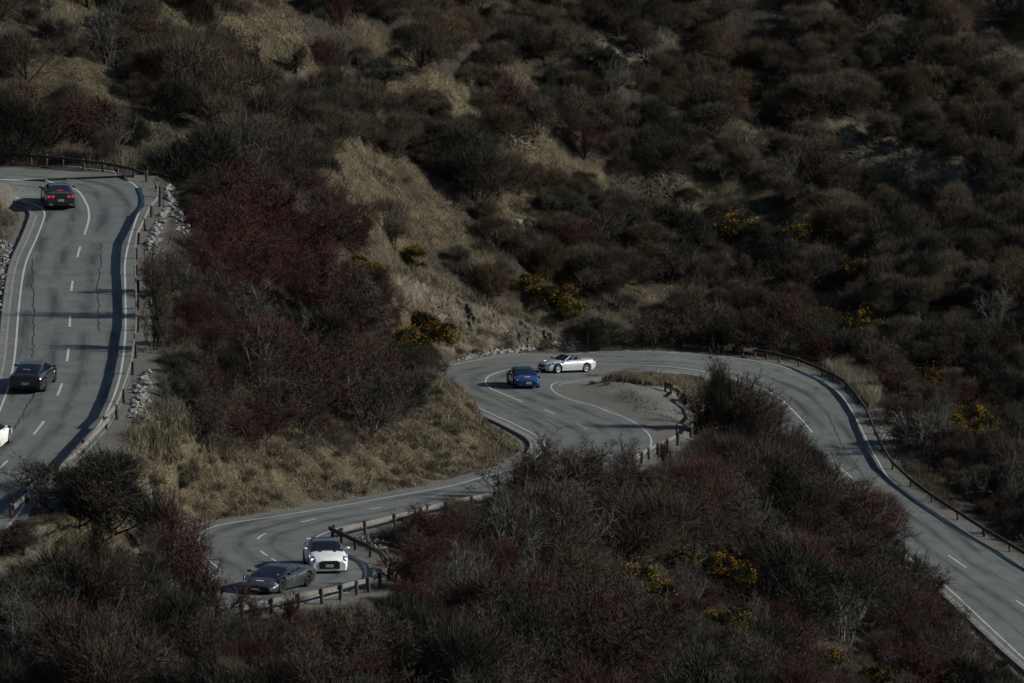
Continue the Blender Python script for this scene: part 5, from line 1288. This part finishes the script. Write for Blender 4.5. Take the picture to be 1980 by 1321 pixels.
tri_a = V3[selq[:, 0]]
def scatter(n, seed, maskv, xr=(-.1, .1), yr=(230, 482)):
    r = np.random.default_rng(seed); y = r.uniform(*yr, n); x = r.uniform(*xr, n) * y
    ix = np.clip(np.searchsorted(gx, x) - 1, 0, nx - 2); iy = np.clip(np.searchsorted(gy, y) - 1, 0, ny - 2)
    fx = (x - gx[ix]) / (gx[ix + 1] - gx[ix]); fy = (y - gy[iy]) / (gy[iy + 1] - gy[iy])
    G = lambda A: (A[iy, ix] * (1 - fx) + A[iy, ix + 1] * fx) * (1 - fy) + (A[iy + 1, ix] * (1 - fx) + A[iy + 1, ix + 1] * fx) * fy
    z = G(Z.reshape(ny, nx)); mv = G(maskv.reshape(ny, nx)); dd = G(dist.reshape(ny, nx))
    keep = (r.random(n) < mv) & (dd > 1.0)
    return np.c_[x, y, z][keep]
gm = np.clip(grass * 1.1, 0, 1) ** 1.5 * (1 - gravel * .8) * (1 - rock * .8) * (vnoise(P2, 1.4, 77) > -.22)
for nm, n, sd, rg_ in (('dry_grass', 3000000, 5, None),):
    P = scatter(n, sd, gm)
    tone = .42 + vnoise(P[:, :2], .9, 41) * .55 + vnoise(P[:, :2], 4, 42) * .6 + rng.normal(0, .2, len(P)) + np.where(P[:, 1] > 362, .16, 0)
    cl = vnoise(P[:, :2], .75, 44) + .6 * vnoise(P[:, :2], 2.2, 45)
    blades('dry_grass', P, .13 + .42 * np.clip(cl + .18, 0, 1), .013, .6, M_straw, 3, tone + .01 + cl * .24)
sm = np.clip(1 - grass * .75, 0, 1) * np.clip(1 - gravel * 1.8, 0, 1) * (1 - rock * .75) * (vnoise(P2, 1.2, 78) > -.1) * sstep(1.6, 3, dist)
P = scatter(700000, 6, sm * .9)
tone = .42 + vnoise(P[:, :2], 1.3, 51) * .7 + vnoise(P[:, :2], 7, 52) * .4 + rng.normal(0, .15, len(P))
blades('low_scrub', P, np.full(len(P), .46) * (1 + vnoise(P[:, :2], 2.2, 53)), .020, .6, M_scrub, 4, tone)
# tall pale tussock grass in the places where it stands out
def tussock(polys, n, h, seed, name, tone0):
    r = np.random.default_rng(seed); out = []
    for q in polys:
        xs = [p[0] for p in q]; ys = [p[1] for p in q]; k = 0; t = 0
        while k < n and t < n * 8:
            t += 1; a, b_ = r.uniform(min(xs), max(xs)), r.uniform(min(ys), max(ys))
            if not poly_mask(np.array([a]), np.array([b_]), q)[0]: continue
            g = ground_px(a, b_)
            if g is None or road_dist(g[0], g[1]) < 1.0: continue
            m_ = 16; c_ = np.tile(g, (m_, 1)); c_[:, :2] += r.normal(0, .2, (m_, 2)); out.append(c_); k += 1
    P = np.concatenate(out)
    blades(name, P, np.full(len(P), h) * (.8 + .9 * vnoise(P[:, :2], 1.2, 5)), .011, .25, M_straw, seed, tone0 + r.normal(0, .2, len(P)))
tussock([[(1592,690),(1640,705),(1700,755),(1690,790),(1640,755),(1600,715)]], 1500, 1.1, 91, 'tall_pale_grass', .98)
tussock([[(1130,728),(1200,726),(1300,738),(1350,750),(1340,768),(1290,748),(1200,736),(1120,738)]], 1000, .5, 92, 'tall_pale_grass', .82)
tussock([[(755,515),(800,522),(870,550),(960,585),(1080,632),(1080,642),(950,600),(860,566),(790,540),(755,530)]], 500, .5, 96, 'bank_top_grass', .6)
tussock([[(0,290),(170,298),(270,322),(280,332),(200,318),(0,300)]], 500, .8, 93, 'tall_pale_grass', .6)
tussock([[(250,840),(300,830),(345,880),(330,900),(270,880)],[(300,800),(345,780),(370,830),(330,850)]], 350, .75, 94, 'tussock_grass', .62)
tussock([[(1735,870),(1790,900),(1850,985),(1830,990),(1770,935)]], 500, .5, 95, 'brown_verge_grass', .35)
